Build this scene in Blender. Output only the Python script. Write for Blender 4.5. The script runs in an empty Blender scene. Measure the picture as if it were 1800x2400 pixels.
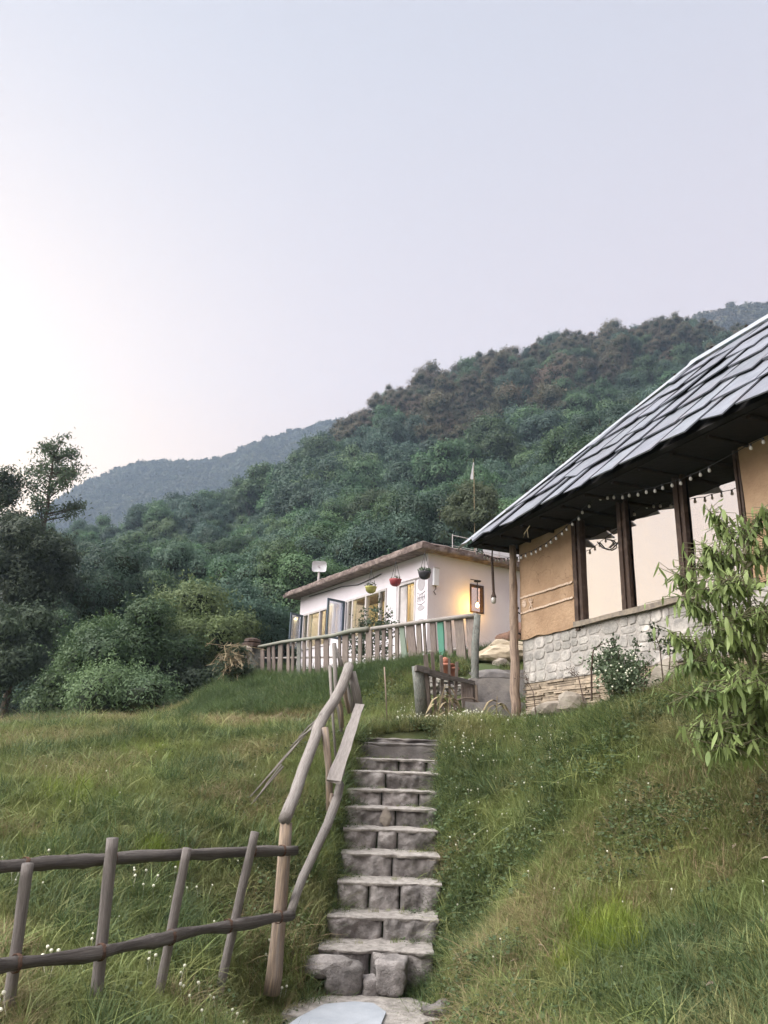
import bpy, math, random
import numpy as np
from mathutils import Vector, Matrix, noise

random.seed(7); rng = np.random.default_rng(7)
S = bpy.context.scene
COL = S.collection
R = math.radians

# ------------------------------------------------------------------ camera
F = 1803.0
cam_d = bpy.data.cameras.new("camera"); cam = bpy.data.objects.new("camera", cam_d); COL.objects.link(cam)
cam_d.sensor_fit = 'HORIZONTAL'; cam_d.sensor_width = 36; cam_d.lens = 36 * F / 1800
cam_d.clip_start = 0.1; cam_d.clip_end = 9000
cam.matrix_world = Matrix.Translation((0, 0, 1.6)) @ Matrix.Rotation(R(108), 4, 'X') @ Matrix.Rotation(R(2), 4, 'Z')
S.camera = cam

# ------------------------------------------------------------------ world
W = bpy.data.worlds.new("World"); S.world = W; W.use_nodes = True
nt = W.node_tree; nt.nodes.clear()
def N(t, nt=None, **k):
    n = nt.nodes.new(t)
    for a, b in k.items(): setattr(n, a, b)
    return n
def sky_world():
    L = nt.links.new
    out = N('ShaderNodeOutputWorld', nt); bg = N('ShaderNodeBackground', nt); bg.inputs[1].default_value = 0.1
    sky = N('ShaderNodeTexSky', nt, sky_type='NISHITA', sun_disc=False)
    sky.sun_elevation = R(6); sky.sun_rotation = R(-70); sky.air_density = 1.2; sky.dust_density = 2.5; sky.altitude = 1800
    tc = N('ShaderNodeTexCoord', nt)
    def M(op, a, b=None, c=None):
        n = N('ShaderNodeMath', nt, operation=op)
        for i, v in enumerate((a, b, c)):
            if v is None: continue
            if isinstance(v, (int, float)): n.inputs[i].default_value = v
            else: L(v, n.inputs[i])
        return n.outputs[0]
    sep = N('ShaderNodeSeparateXYZ', nt); L(tc.outputs['Generated'], sep.inputs[0])
    elev = N('ShaderNodeMath', nt, operation='MAXIMUM'); L(sep.outputs[2], elev.inputs[0]); elev.inputs[1].default_value = 0
    ramp = N('ShaderNodeValToRGB', nt); L(elev.outputs[0], ramp.inputs[0])
    cr = ramp.color_ramp; cr.elements[0].position = 0.0; cr.elements[1].position = 1.0
    cr.elements[0].color = (1.02, 0.85, 0.80, 1); cr.elements[1].color = (0.53, 0.54, 0.60, 1)
    for p, c in ((0.3, (1.0, 0.82, 0.80)), (0.5, (0.88, 0.77, 0.78)), (0.75, (0.69, 0.67, 0.715))):
        e = cr.elements.new(p); e.color = (*c, 1)
    # evening glow low in the sky, to the left of the view, where the sun went down
    g = Vector((math.sin(R(-42)) * math.cos(R(5)), math.cos(R(-42)) * math.cos(R(5)), math.sin(R(5))))
    dot = N('ShaderNodeVectorMath', nt, operation='DOT_PRODUCT'); L(tc.outputs['Generated'], dot.inputs[0]); dot.inputs[1].default_value = g
    gl = M('POWER', M('MAXIMUM', dot.outputs['Value'], 0.0), 11.0)
    gl2 = M('POWER', M('MAXIMUM', dot.outputs['Value'], 0.0), 2.0)
    mix = N('ShaderNodeMix', nt, data_type='RGBA', blend_type='MIX')
    L(M('MULTIPLY', gl, 0.85), mix.inputs[0]); L(ramp.outputs[0], mix.inputs[6]); mix.inputs[7].default_value = (2.35, 1.85, 1.15, 1)
    wid = N('ShaderNodeMix', nt, data_type='RGBA', blend_type='MULTIPLY'); wid.inputs[0].default_value = 1
    side = N('ShaderNodeMix', nt, data_type='RGBA'); L(gl2, side.inputs[0]); side.inputs[6].default_value = (0.93, 0.91, 0.94, 1); side.inputs[7].default_value = (1.02, 1.01, 0.99, 1)
    L(mix.outputs[2], wid.inputs[6]); L(side.outputs[2], wid.inputs[7])
    sc = N('ShaderNodeVectorMath', nt, operation='SCALE'); L(wid.outputs[2], sc.inputs[0]); sc.inputs['Scale'].default_value = SKY
    s2 = N('ShaderNodeVectorMath', nt, operation='SCALE'); L(sky.outputs[0], s2.inputs[0]); s2.inputs['Scale'].default_value = 0.05
    ad = N('ShaderNodeVectorMath', nt, operation='ADD'); L(sc.outputs[0], ad.inputs[0]); L(s2.outputs[0], ad.inputs[1])
    L(ad.outputs[0], bg.inputs[0]); L(bg.outputs[0], out.inputs[0])
SKY = 4.15
sky_world()
sun_d = bpy.data.lights.new("sun", 'SUN'); sun = bpy.data.objects.new("sun", sun_d); COL.objects.link(sun)
sun_d.energy = 4.2; sun_d.angle = R(70); sun_d.color = (1.0, 0.95, 0.9)
_a, _e = R(-105), R(50)
sun.rotation_euler = Vector((math.sin(_a) * math.cos(_e), math.cos(_a) * math.cos(_e), math.sin(_e))).to_track_quat('Z', 'Y').to_euler()
vs = S.view_settings; vs.view_transform = 'Standard'; vs.look = 'None'; vs.gamma = 1; vs.use_curve_mapping = False; vs.exposure = 1.3
S.render.engine = 'CYCLES'
S.cycles.adaptive_threshold = 0.025; S.cycles.max_bounces = 5; S.cycles.transparent_max_bounces = 12; S.cycles.diffuse_bounces = 3; S.cycles.volume_bounces = 0
S.cycles.sample_clamp_indirect = 4

# ------------------------------------------------------------------ survey: the photo's rays
CM = cam.matrix_world.to_3x3(); CO = Vector((0, 0, 1.6))
def ray(px, py): return CM @ Vector(((px - 900) / F, -(py - 1200) / F, -1))
def P(px, py, Y):
    d = ray(px, py); return CO + d * (Y / d.y)
def on_plane(px, py, p0, n):
    d = ray(px, py); return CO + d * ((Vector(p0) - CO).dot(n) / d.dot(n))
def proj(p):
    q = CM.transposed() @ (Vector(p) - CO)
    return (900 + F * q.x / -q.z, 1200 - F * q.y / -q.z, -q.z)

# ------------------------------------------------------------------ object helpers
def tag(o, label=None, cat=None, group=None, kind=None):
    if label: o['label'] = label
    if cat: o['category'] = cat
    if group: o['group'] = group
    if kind: o['kind'] = kind
    return o
def empty(name, loc=(0, 0, 0), rz=0, label=None, cat=None, group=None):
    o = bpy.data.objects.new(name, None); COL.objects.link(o); o.location = loc; o.rotation_euler = (0, 0, rz)
    o.empty_display_size = .1
    return tag(o, label, cat, group)
def link(name, me, parent=None, mat=None, smooth=False):
    if mat is not None and not me.materials: me.materials.append(mat)
    if smooth: me.polygons.foreach_set('use_smooth', [True] * len(me.polygons))
    o = bpy.data.objects.new(name, me); COL.objects.link(o); o.parent = parent
    return o
class MB:
    """mesh builder; gr keeps a coordinate along the grain of each piece"""
    def __init__(s): s.v = []; s.f = []; s.g = []
    def add(s, vs_, fs, gs=None):
        b = len(s.v); s.v += [tuple(v) for v in vs_]; s.f += [tuple(i + b for i in f) for f in fs]
        s.g += [tuple(g) for g in (gs if gs is not None else vs_)]
    def box(s, lo, hi, j=0.0):
        x0, y0, z0 = lo; x1, y1, z1 = hi
        c = [(x, y, z) for z in (z0, z1) for (x, y) in ((x0, y0), (x1, y0), (x1, y1), (x0, y1))]
        if j: c = [tuple(a + random.uniform(-j, j) for a in p) for p in c]
        s.add(c, [(3, 2, 1, 0), (4, 5, 6, 7), (0, 1, 5, 4), (1, 2, 6, 5), (2, 3, 7, 6), (3, 0, 4, 7)])
    def tube(s, pts, rad, n=8, wob=0.0, cap=True):
        pts = [Vector(p) for p in pts]
        if not hasattr(rad, '__len__'): rad = [rad] * len(pts)
        ref = Vector((0, 0, 1)) if abs((pts[-1] - pts[0]).normalized().z) < .9 else Vector((0, 1, 0))
        V = []; G = []; L = 0; s0 = random.random() * 50
        for i, p in enumerate(pts):
            t = (pts[min(i + 1, len(pts) - 1)] - pts[max(i - 1, 0)]).normalized()
            a = t.cross(ref).normalized(); b = a.cross(t)
            if i: L += (p - pts[i - 1]).length
            for k in range(n):
                an = 2 * math.pi * k / n
                r = rad[i] * (1 + wob * noise.noise(Vector((math.cos(an) * 1.3, math.sin(an) * 1.3, L * 5 + s0))))
                V.append(p + a * (math.cos(an) * r) + b * (math.sin(an) * r)); G.append((L * 1.0 + s0, math.cos(an) * .08, math.sin(an) * .08))
        fs = [(i * n + k, i * n + (k + 1) % n, (i + 1) * n + (k + 1) % n, (i + 1) * n + k) for i in range(len(pts) - 1) for k in range(n)]
        if cap:
            fs.append(tuple(range(n - 1, -1, -1))); fs.append(tuple((len(pts) - 1) * n + k for k in range(n)))
        s.add(V, fs, G)
    def board(s, a, b, w, th, side, seg=4, j=.004, w2=None):
        a = Vector(a); b = Vector(b); t = (b - a).normalized(); sd = Vector(side); sd = (sd - t * sd.dot(t)).normalized(); nn = t.cross(sd)
        V = []; G = []; s0 = random.random() * 50; w2 = w if w2 is None else w2; L = (b - a).length
        for i in range(seg + 1):
            q = i / seg; p = a.lerp(b, q); ww = (w * (1 - q) + w2 * q) / 2
            for (sx, sy) in ((-1, -1), (1, -1), (1, 1), (-1, 1)):
                jx = random.uniform(-j, j)
                V.append(p + sd * (sx * ww + jx) + nn * (sy * th / 2 + jx * .4) + t * (random.uniform(-j, j) * 2 if i in (0, seg) else 0)); G.append((q * L + s0, sx * ww, sy * th / 2))
        fs = [(i * 4 + k, i * 4 + (k + 1) % 4, (i + 1) * 4 + (k + 1) % 4, (i + 1) * 4 + k) for i in range(seg) for k in range(4)]
        fs += [(3, 2, 1, 0), (seg * 4, seg * 4 + 1, seg * 4 + 2, seg * 4 + 3)]
        s.add(V, fs, G)
    def mesh(s, name='mesh'):
        me = bpy.data.meshes.new(name); me.from_pydata(s.v, [], s.f); 
        at = me.attributes.new('gr', 'FLOAT_VECTOR', 'POINT'); at.data.foreach_set('vector', np.array(s.g, dtype=np.float32).ravel())
        me.validate(); me.update(); return me
    def obj(s, name, mat, parent=None, smooth=False): return link(name, s.mesh(name), parent, mat, smooth)
def np_mesh(name, V, Fq, mat, smooth=False, nper=4):
    me = bpy.data.meshes.new(name); V = np.asarray(V, np.float32); Fq = np.asarray(Fq, np.int32)
    me.vertices.add(len(V)); me.vertices.foreach_set('co', V.ravel())
    me.loops.add(Fq.size); me.loops.foreach_set('vertex_index', Fq.ravel())
    me.polygons.add(len(Fq)); me.polygons.foreach_set('loop_start', np.arange(0, Fq.size, nper, dtype=np.int32))
    try: me.polygons.foreach_set('loop_total', np.full(len(Fq), nper, np.int32))
    except Exception: pass
    me.update(calc_edges=True)
    me.materials.append(mat)
    if smooth: me.polygons.foreach_set('use_smooth', np.ones(len(Fq), bool))
    return me

# ------------------------------------------------------------------ materials
def mat(name, c1, c2=None, scale=5, rough=.85, bump=0, bscale=40, stretch=None, rnd=0.0, hue=0.0, spec=.3, c3=None, s3=1.5, grain=False, metal=0.0, detail=5, tr=0.0, lo=.35, hi=.65, objc=False):
    m = bpy.data.materials.new(name); m.use_nodes = True; t = m.node_tree; L = t.links.new
    b = t.nodes['Principled BSDF']; b.inputs['Roughness'].default_value = rough; b.inputs['Specular IOR Level'].default_value = spec; b.inputs['Metallic'].default_value = metal
    if grain: src = N('ShaderNodeAttribute', t, attribute_name='gr').outputs['Vector']
    elif objc: src = N('ShaderNodeTexCoord', t).outputs['Object']
    else: src = N('ShaderNodeNewGeometry', t).outputs['Position']
    if stretch:
        mp = N('ShaderNodeMapping', t); mp.inputs['Scale'].default_value = stretch; L(src, mp.inputs[0]); src = mp.outputs[0]
    def noi(s, d=detail):
        n = N('ShaderNodeTexNoise', t); n.inputs['Scale'].default_value = s; n.inputs['Detail'].default_value = d; n.inputs['Roughness'].default_value = .6; L(src, n.inputs['Vector']); return n.outputs['Fac']
    def mixc(f, a, bb, l=lo, h=hi):
        mr = N('ShaderNodeMapRange', t); mr.inputs[1].default_value = l; mr.inputs[2].default_value = h; L(f, mr.inputs[0])
        x = N('ShaderNodeMix', t, data_type='RGBA'); L(mr.outputs[0], x.inputs[0])
        if isinstance(a, tuple): x.inputs[6].default_value = (*a, 1)
        else: L(a, x.inputs[6])
        x.inputs[7].default_value = (*bb, 1); return x.outputs[2]
    col = mixc(noi(scale), c1, c2 or c1)
    if c3: col = mixc(noi(s3, 4), col, c3, .5, .72)
    if rnd or hue:
        oi = N('ShaderNodeObjectInfo', t); mr = N('ShaderNodeMapRange', t); L(oi.outputs['Random'], mr.inputs[0]); mr.inputs[3].default_value = 1 - rnd; mr.inputs[4].default_value = 1 + rnd
        hs = N('ShaderNodeHueSaturation', t); L(col, hs.inputs['Color']); L(mr.outputs[0], hs.inputs['Value'])
        if hue:
            mh = N('ShaderNodeMath', t, operation='MULTIPLY'); L(oi.outputs['Random'], mh.inputs[0]); mh.inputs[1].default_value = 7.31
            fr = N('ShaderNodeMath', t, operation='FRACT'); L(mh.outputs[0], fr.inputs[0])
            m2 = N('ShaderNodeMapRange', t); L(fr.outputs[0], m2.inputs[0]); m2.inputs[3].default_value = .5 - hue; m2.inputs[4].default_value = .5 + hue; L(m2.outputs[0], hs.inputs['Hue'])
        col = hs.outputs[0]
    L(col, b.inputs['Base Color'])
    if bump:
        bp = N('ShaderNodeBump', t); bp.inputs['Strength'].default_value = bump; bp.inputs['Distance'].default_value = .02; L(noi(bscale, 6), bp.inputs['Height']); L(bp.outputs[0], b.inputs['Normal'])
    if tr:
        tl = N('ShaderNodeBsdfTranslucent', t); L(col, tl.inputs[0]); ms = N('ShaderNodeMixShader', t); ms.inputs[0].default_value = tr
        L(b.outputs[0], ms.inputs[1]); L(tl.outputs[0], ms.inputs[2]); L(ms.outputs[0], t.nodes['Material Output'].inputs[0])
    return m
def emit(name, c, s):
    m = bpy.data.materials.new(name); m.use_nodes = True; b = m.node_tree.nodes['Principled BSDF']
    b.inputs['Emission Color'].default_value = (*c, 1); b.inputs['Emission Strength'].default_value = s; b.inputs['Base Color'].default_value = (*c, 1); return m
def glass(name, tint=(.9, .93, .95), refl=.35, rough=.02, gcol=(.95, .95, .95)):
    m = bpy.data.materials.new(name); m.use_nodes = True; t = m.node_tree; L = t.links.new; t.nodes.remove(t.nodes['Principled BSDF'])
    tr = N('ShaderNodeBsdfTransparent', t); tr.inputs[0].default_value = (*tint, 1); gl = N('ShaderNodeBsdfGlossy', t); gl.inputs['Roughness'].default_value = rough; gl.inputs['Color'].default_value = (*gcol, 1)
    ms = N('ShaderNodeMixShader', t); ms.inputs[0].default_value = refl; L(tr.outputs[0], ms.inputs[1]); L(gl.outputs[0], ms.inputs[2]); L(ms.outputs[0], t.nodes['Material Output'].inputs[0]); return m

WOODG = (.2, .175, .16)
m_log = mat('weathered_log', (.40, .375, .35), (.18, .16, .15), 6, .85, .9, 14, (.7, 26, 26), grain=True, c3=(.27, .245, .225), s3=3, rnd=.1)
m_railw = mat('dark_grey_pole', (.20, .18, .168), (.085, .075, .07), 6, .85, .9, 14, (.7, 28, 28), grain=True, c3=(.26, .24, .225), s3=3, rnd=.1)
m_postw = mat('grey_post_wood', (.38, .35, .335), (.17, .155, .148), 6, .85, .9, 14, (.8, 26, 26), grain=True, c3=(.25, .225, .21), s3=3, rnd=.12)
m_tanpost = mat('tan_post_wood', (.34, .265, .195), (.15, .12, .1), 5, .8, .5, 14, (1, 12, 12), grain=True, c3=(.24, .21, .19), s3=2)
m_board = mat('grey_board', (.215, .18, .155), (.11, .092, .082), 6, .85, .5, 20, (1.2, 16, 16), grain=True, rnd=.25, hue=.015)
m_gboard = mat('faded_green_board', (.19, .25, .2), (.15, .17, .14), 6, .85, .4, 20, (1.2, 16, 16), grain=True, rnd=.1)
m_teal = mat('green_painted_board', (.055, .21, .145), (.08, .2, .15), 6, .7, .3, 20, (1.2, 16, 16), grain=True)
m_tealpost = mat('lichen_green_post', (.12, .15, .135), (.24, .23, .21), 9, .95, .9, 20, (3, 10, 10), grain=True, c3=(.09, .08, .07), s3=4)
m_railgreen = mat('mossy_rail', (.25, .23, .2), (.17, .2, .16), 5, .85, .4, 14, (1, 14, 14), grain=True)
m_darkwood = mat('dark_brown_frame', (.06, .036, .025), (.028, .018, .014), 6, .7, .4, 14, None, c3=(.12, .08, .06), s3=6)
m_sillw = mat('pale_sill_wood', (.27, .23, .18), (.16, .14, .12), 9, .8, .5, 30)
m_mud = mat('ochre_mud_plaster', (.36, .245, .155), (.28, .185, .115), 3, .95, .8, 22, c3=(.41, .29, .19), s3=1.3, detail=8)
def add_cracks(m, sc, col, width=.012, zmax=None):
    t = m.node_tree; L = t.links.new; b = t.nodes['Principled BSDF']; src = N('ShaderNodeNewGeometry', t).outputs['Position']
    n = N('ShaderNodeTexNoise', t); n.inputs['Scale'].default_value = 3; n.inputs['Detail'].default_value = 4; L(src, n.inputs['Vector'])
    a = N('ShaderNodeVectorMath', t, operation='MULTIPLY_ADD'); L(n.outputs['Color'], a.inputs[0]); a.inputs[1].default_value = (.35, .35, .35); L(src, a.inputs[2])
    v = N('ShaderNodeTexVoronoi', t, feature='DISTANCE_TO_EDGE'); v.inputs['Scale'].default_value = sc; L(a.outputs[0], v.inputs['Vector'])
    m1 = N('ShaderNodeMapRange', t); m1.inputs[1].default_value = 0; m1.inputs[2].default_value = width; m1.inputs[3].default_value = 1; m1.inputs[4].default_value = 0; L(v.outputs['Distance'], m1.inputs[0])
    n2 = N('ShaderNodeTexNoise', t); n2.inputs['Scale'].default_value = 1.7; L(src, n2.inputs['Vector']); m2 = N('ShaderNodeMapRange', t); m2.inputs[1].default_value = .5; m2.inputs[2].default_value = .6; L(n2.outputs['Fac'], m2.inputs[0])
    mu = N('ShaderNodeMath', t, operation='MULTIPLY'); L(m1.outputs[0], mu.inputs[0]); L(m2.outputs[0], mu.inputs[1])
    x = N('ShaderNodeMix', t, data_type='RGBA'); L(mu.outputs[0], x.inputs[0]); old = b.inputs['Base Color'].links[0].from_socket; L(old, x.inputs[6]); x.inputs[7].default_value = (*col, 1); L(x.outputs[2], b.inputs['Base Color'])
add_cracks(m_mud, 3.2, (.12, .075, .045))
m_mudpale = mat('pale_limewash_line', (.62, .5, .4), (.55, .42, .32), 20, .95)
m_white = mat('white_lime_wall', (.72, .69, .73), (.66, .62, .67), 1.2, .9, .15, 12, c3=(.66, .62, .66), s3=.8)
m_whitetrim = mat('grey_white_trim', (.55, .52, .52), (.45, .43, .43), 6, .7)
m_slab = mat('weathered_concrete_roof_edge', (.25, .2, .18), (.13, .1, .095), 7, .95, .8, 14, c3=(.33, .27, .25), s3=4)
m_slate = mat('blue_grey_slate', (.185, .20, .235), (.125, .138, .165), 5, .5, .35, 16, rnd=.13, spec=.5, c3=(.16, .16, .185), s3=3, hue=.01)
m_metal = mat('galvanised_flashing', (.42, .45, .48), (.33, .36, .4), 4, .35, .1, 10, metal=.3)
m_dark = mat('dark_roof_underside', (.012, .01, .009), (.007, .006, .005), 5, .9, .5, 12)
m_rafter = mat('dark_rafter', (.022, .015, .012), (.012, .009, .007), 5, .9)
m_mortar = mat('grey_mortar', (.38, .355, .33), (.3, .285, .265), 6, .95, .7, 30)
m_stone = mat('pale_wall_stone', (.36, .345, .32), (.24, .232, .22), 8, .9, .8, 22, rnd=.2, hue=.01, c3=(.55, .52, .48), s3=3.5)
m_strip = mat('thin_slate_strip', (.36, .30, .225), (.22, .18, .14), 10, .9, .5, 25, rnd=.3)
m_step = mat('rough_step_stone', (.32, .30, .29), (.165, .155, .15), 7, .95, 1.0, 45, rnd=.28, hue=.012, c3=(.12, .112, .105), s3=4, detail=10)
m_tread = mat('worn_step_top', (.40, .375, .35), (.22, .205, .19), 14, .95, .9, 45, rnd=.08, detail=8)
m_conc = mat('grey_concrete', (.17, .16, .155), (.12, .112, .11), 6, .95, .5, 30, c3=(.24, .22, .2), s3=2)
m_flag = mat('pale_blue_flagstone', (.37, .40, .44), (.29, .32, .36), 3, .75, .3, 20)
m_rock = mat('pale_boulder', (.34, .31, .26), (.24, .21, .18), 5, .95, .8, 14, rnd=.15)
m_ground = mat('turf_soil', (.05, .07, .025), (.08, .085, .04), 1.6, 1, .6, 20, c3=(.11, .095, .055), s3=.7)
m_hill = mat('hill_soil', (.02, .03, .016), (.03, .03, .018), .2, 1)
m_bulb = glass('clear_bulb_glass', (.85, .85, .83), .6, .12)
m_black = mat('black_metal', (.02, .02, .022), rough=.5)
m_blackrope = mat('brown_rope', (.085, .06, .05), (.05, .035, .03), 30, .95, .5, 60)
m_pane = glass('mirror_window_pane', (.25, .22, .2), .93, .02, (.80, .745, .69))
m_hpane = glass('house_window_pane', (.85, .88, .85), .22, .03)
m_red = mat('red_curtain', (.3, .03, .045), (.17, .015, .025), 4, .9, .3, 5, (12, 12, .4))
m_curt = mat('blue_grey_curtain', (.35, .36, .42), (.18, .19, .23), 4, .9, .3, 5, (12, 12, .4))
m_cream = mat('cream_interior', (.62, .52, .36), (.5, .4, .26), 2, .9)
m_bluef = mat('blue_grey_window_frame', (.10, .135, .17), (.07, .1, .13), 8, .6)
m_terra = mat('terracotta', (.36, .15, .1), (.28, .12, .08), 8, .8)
m_potred = mat('dusky_red_pot', (.33, .07, .075), (.25, .05, .06), 8, .6)
m_potgreen = mat('olive_yellow_pot', (.33, .32, .09), (.26, .25, .07), 8, .6)
m_potdark = mat('dark_grey_pot', (.05, .048, .055), (.035, .034, .038), 8, .7)
m_grey = mat('grey_paint', (.42, .40, .42), (.36, .34, .36), 20, .9)
m_plastic = mat('white_plastic', (.72, .74, .77), rough=.4)
m_tarp = mat('beige_sack', (.42, .36, .27), (.3, .25, .18), 5, .9, .6, 10)
m_dirt = mat('red_brown_dirt', (.17, .1, .07), (.1, .06, .045), 9, 1, 1, 20)
m_straw = mat('dry_straw', (.3, .25, .16), (.2, .16, .1), 9, .95, rnd=.2)
m_warm = emit('warm_filament', (1.0, .5, .1), 30)

# foliage: base colours vary from plant to plant and in patches over the ground
def leafmat(name, c1, c2, scale=.8, rnd=.3, hue=.02, tr=.25, rough=.6, c3=None, s3=.5): return mat(name, c1, c2, scale, rough, rnd=rnd, hue=hue, tr=tr, c3=c3, s3=s3, spec=.25, detail=3)
m_g1 = leafmat('grass_blades', (.23, .27, .095), (.15, .19, .07), .9, .35, .02, c3=(.28, .27, .13), s3=.8)
m_g2 = leafmat('lush_grass', (.105, .155, .06), (.075, .115, .05), .9, .3, .015)
m_g3 = leafmat('dry_grass', (.34, .27, .16), (.23, .18, .1), 2, .3, .015)
m_g4 = leafmat('bright_tuft', (.21, .27, .045), (.15, .21, .04), 2, .25, .01)
m_weed = leafmat('broad_weed', (.085, .125, .055), (.06, .09, .04), 2, .3, .02)
m_clover = mat('clover_flower', (.72, .72, .6), (.6, .62, .5), 20, .8, rnd=.15)
m_bl = leafmat('broadleaf_crown', (.085, .15, .066), (.052, .098, .05), .3, .38, .025, .2)
m_bl2 = leafmat('blue_green_crown', (.062, .112, .075), (.042, .078, .058), .3, .32, .02, .2)
m_pine = leafmat('brown_green_pine', (.115, .09, .055), (.07, .078, .045), .12, .3, .03, .15, c3=(.13, .092, .06), s3=.06)
m_far = leafmat('far_forest', (.08, .085, .045), (.045, .06, .036), .012, .45, .03, .1, c3=(.11, .08, .045), s3=.006)
m_bamb = leafmat('olive_bush', (.10, .15, .06), (.07, .11, .045), .5, .25, .02, .25)
m_dk = leafmat('dark_tree_foliage', (.08, .115, .065), (.055, .08, .052), .6, .3, .02, .2)
m_sap = leafmat('sapling_leaf', (.215, .295, .11), (.125, .19, .07), 3, .3, .015, .35, .45)
m_stem = mat('brown_stem', (.09, .065, .045), (.05, .04, .03), 10, .9)
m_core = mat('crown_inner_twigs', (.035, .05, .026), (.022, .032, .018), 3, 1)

# ------------------------------------------------------------------ terrain
def tps_fit(pts, lam=1e-3):
    A = np.array([(p[0], p[1]) for p in pts], float); z = np.array([p[2] for p in pts], float); n = len(A)
    d = np.linalg.norm(A[:, None] - A[None], axis=2); K = np.where(d > 0, d * d * np.log(d + 1e-12), 0) + lam * np.eye(n) * 10
    Pm = np.c_[np.ones(n), A]; M = np.zeros((n + 3, n + 3)); M[:n, :n] = K; M[:n, n:] = Pm; M[n:, :n] = Pm.T
    w = np.linalg.solve(M, np.r_[z, 0, 0, 0])
    def f(x, y):
        x = np.atleast_1d(np.asarray(x, float)); y = np.atleast_1d(np.asarray(y, float)); o = np.zeros(x.shape)
        xf, yf = x.ravel(), y.ravel(); of = np.zeros(xf.shape)
        for i in range(0, len(xf), 20000):
            dd = np.hypot(xf[i:i + 20000, None] - A[:, 0], yf[i:i + 20000, None] - A[:, 1])
            of[i:i + 20000] = np.where(dd > 0, dd * dd * np.log(dd + 1e-12), 0) @ w[:n] + w[n] + w[n + 1] * xf[i:i + 20000] + w[n + 2] * yf[i:i + 20000]
        return of.reshape(x.shape)
    return f
STEP_Y = [2227, 2150, 2068, 2001, 1943, 1893, 1851, 1808, 1778, 1741, 1730]
STEPS = [P(925, y, 7.38 + .38 * i) for i, y in enumerate(STEP_Y)]
gp = [tuple(P(*q)) for q in (
    (0, 2400, 4.5), (221, 2377, 5), (369, 2347, 5.5), (517, 2313, 6.1), (643, 2284, 6.6), (1800, 2400, 4.2), (1400, 2400, 5), (1100, 2400, 5.6),
    (0, 1900, 8), (300, 1900, 8.5), (100, 1720, 13), (400, 1700, 14), (620, 1694, 15), (0, 1710, 16), (250, 1705, 15.5), (640, 1800, 10.5), (300, 1800, 10.5), (500, 1706, 14.6), (760, 1700, 13.8), (380, 1706, 15.2), (600, 1672, 16.2), (760, 1668, 15.2), (860, 1672, 14.2), (480, 1690, 17.5),
    (985, 1690, 12.8), (1110, 1680, 13.2), (900, 1715, 12.3), (1500, 1640, 9.75), (1400, 1660, 10.2), (1650, 1610, 8.9), (1800, 1700, 6.6), (1300, 1700, 10.5), (1215, 1690, 12.0),
    (450, 1655, 20), (520, 1610, 22.5), (480, 1640, 22), (800, 1600, 17.0), (900, 1610, 15.2), (1000, 1600, 14.3), (700, 1640, 17))]
for i, st in enumerate(STEPS): gp += [(-.45, st.y + .1, st.z + .02), (.95, st.y + .1, st.z + .06 + .03 * i * .3)]
gp += [(1.3, 7, .62), (1.6, 8, 1.2), (2.0, 7, 1.05), (2.5, 8, 1.95), (2.0, 9, 1.75), (2.6, 6, 1.05), (3.3, 5, 1.1), (0, 0, 0), (-3, 2, .15), (3, 2, .4), (0, 3, -.05), (0.2, 5.5, -.2), (-1.5, 7.5, .55), (-5, 5, .5), (-6, 9, 1.2),
       (4, 9, 2.5), (5, 7, 2.5), (4, 11, 2.5), (6, 11, 2.6), (3.2, 12.5, 2.6), (5, 14, 3.4), (7, 9, 2.6),
       (-8, 14, 1.5), (-8, 20, 1.2), (-6, 26, 2.2), (-12, 28, -2), (-10, 8, .8), (-14, 14, 0)]
fl = [P(1130, 1540, 15.3), P(1000, 1552, 16.8), P(860, 1565, 18.8), P(700, 1577, 21.4), P(560, 1590, 24)]
for p in fl:
    gp += [(p.x, p.y - .15, p.z - .16), (p.x + .5, p.y + .5, p.z + .02)]
gp += [(1.3, 20, 4.3), (4, 21.5, 4.5), (-2.5, 26, 4.25), (0, 24, 4.3), (3, 26, 4.6), (3.2, 17, 3.95), (5, 18, 4.9), (-2, 31, 4), (4, 31, 5), (8, 20, 5.5), (9, 26, 7)]
ground_f = tps_fit(gp, 3e-3)
LEFTS = [773, 792, 815, 822, 826, 829, 832, 836, 842, 848, 865]; RIGHTS = [990, 1003, 1012, 1008, 1006, 1004, 1010, 1016, 1020, 1030, 1033]
SCX = [(P(a, b_, st_.y).x + P(c_, b_, st_.y).x) / 2 for a, c_, b_, st_ in zip(LEFTS, RIGHTS, STEP_Y, STEPS)]; SY = [st_.y for st_ in STEPS]
SHW = [(P(c_, b_, st_.y).x - P(a, b_, st_.y).x) / 2 for a, c_, b_, st_ in zip(LEFTS, RIGHTS, STEP_Y, STEPS)]
def gz(x, y):
    x = np.atleast_1d(np.asarray(x, float)); y = np.atleast_1d(np.asarray(y, float)); z = ground_f(x, y)
    # trench under the flight of steps
    sz = np.interp(y, [5.2, 6.2, 7.0] + [s.y for s in STEPS], [-.3, -.34, -.34] + [s.z - .36 for s in STEPS])
    w = np.clip(1 - (np.abs(x - np.interp(y, SY, SCX)) - .5) / .14, 0, 1) * np.clip((y - 5.5) / .4, 0, 1) * np.clip((11.5 - y) / .3, 0, 1)
    z = z * (1 - w) + np.minimum(z, sz) * w
    w2 = np.clip((1.25 - np.hypot((x + .12) / .8, (y - 6.25) / .85)) / .3, 0, 1); z = z * (1 - w2) + np.minimum(z, -.3) * w2
    far = np.clip((np.hypot(x, y - 12) - 22) / 14, 0, 1); far = far * far * (3 - 2 * far)
    return z * (1 - far) + far * -16.0
def gz1(x, y): return float(gz([x], [y])[0])
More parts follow.
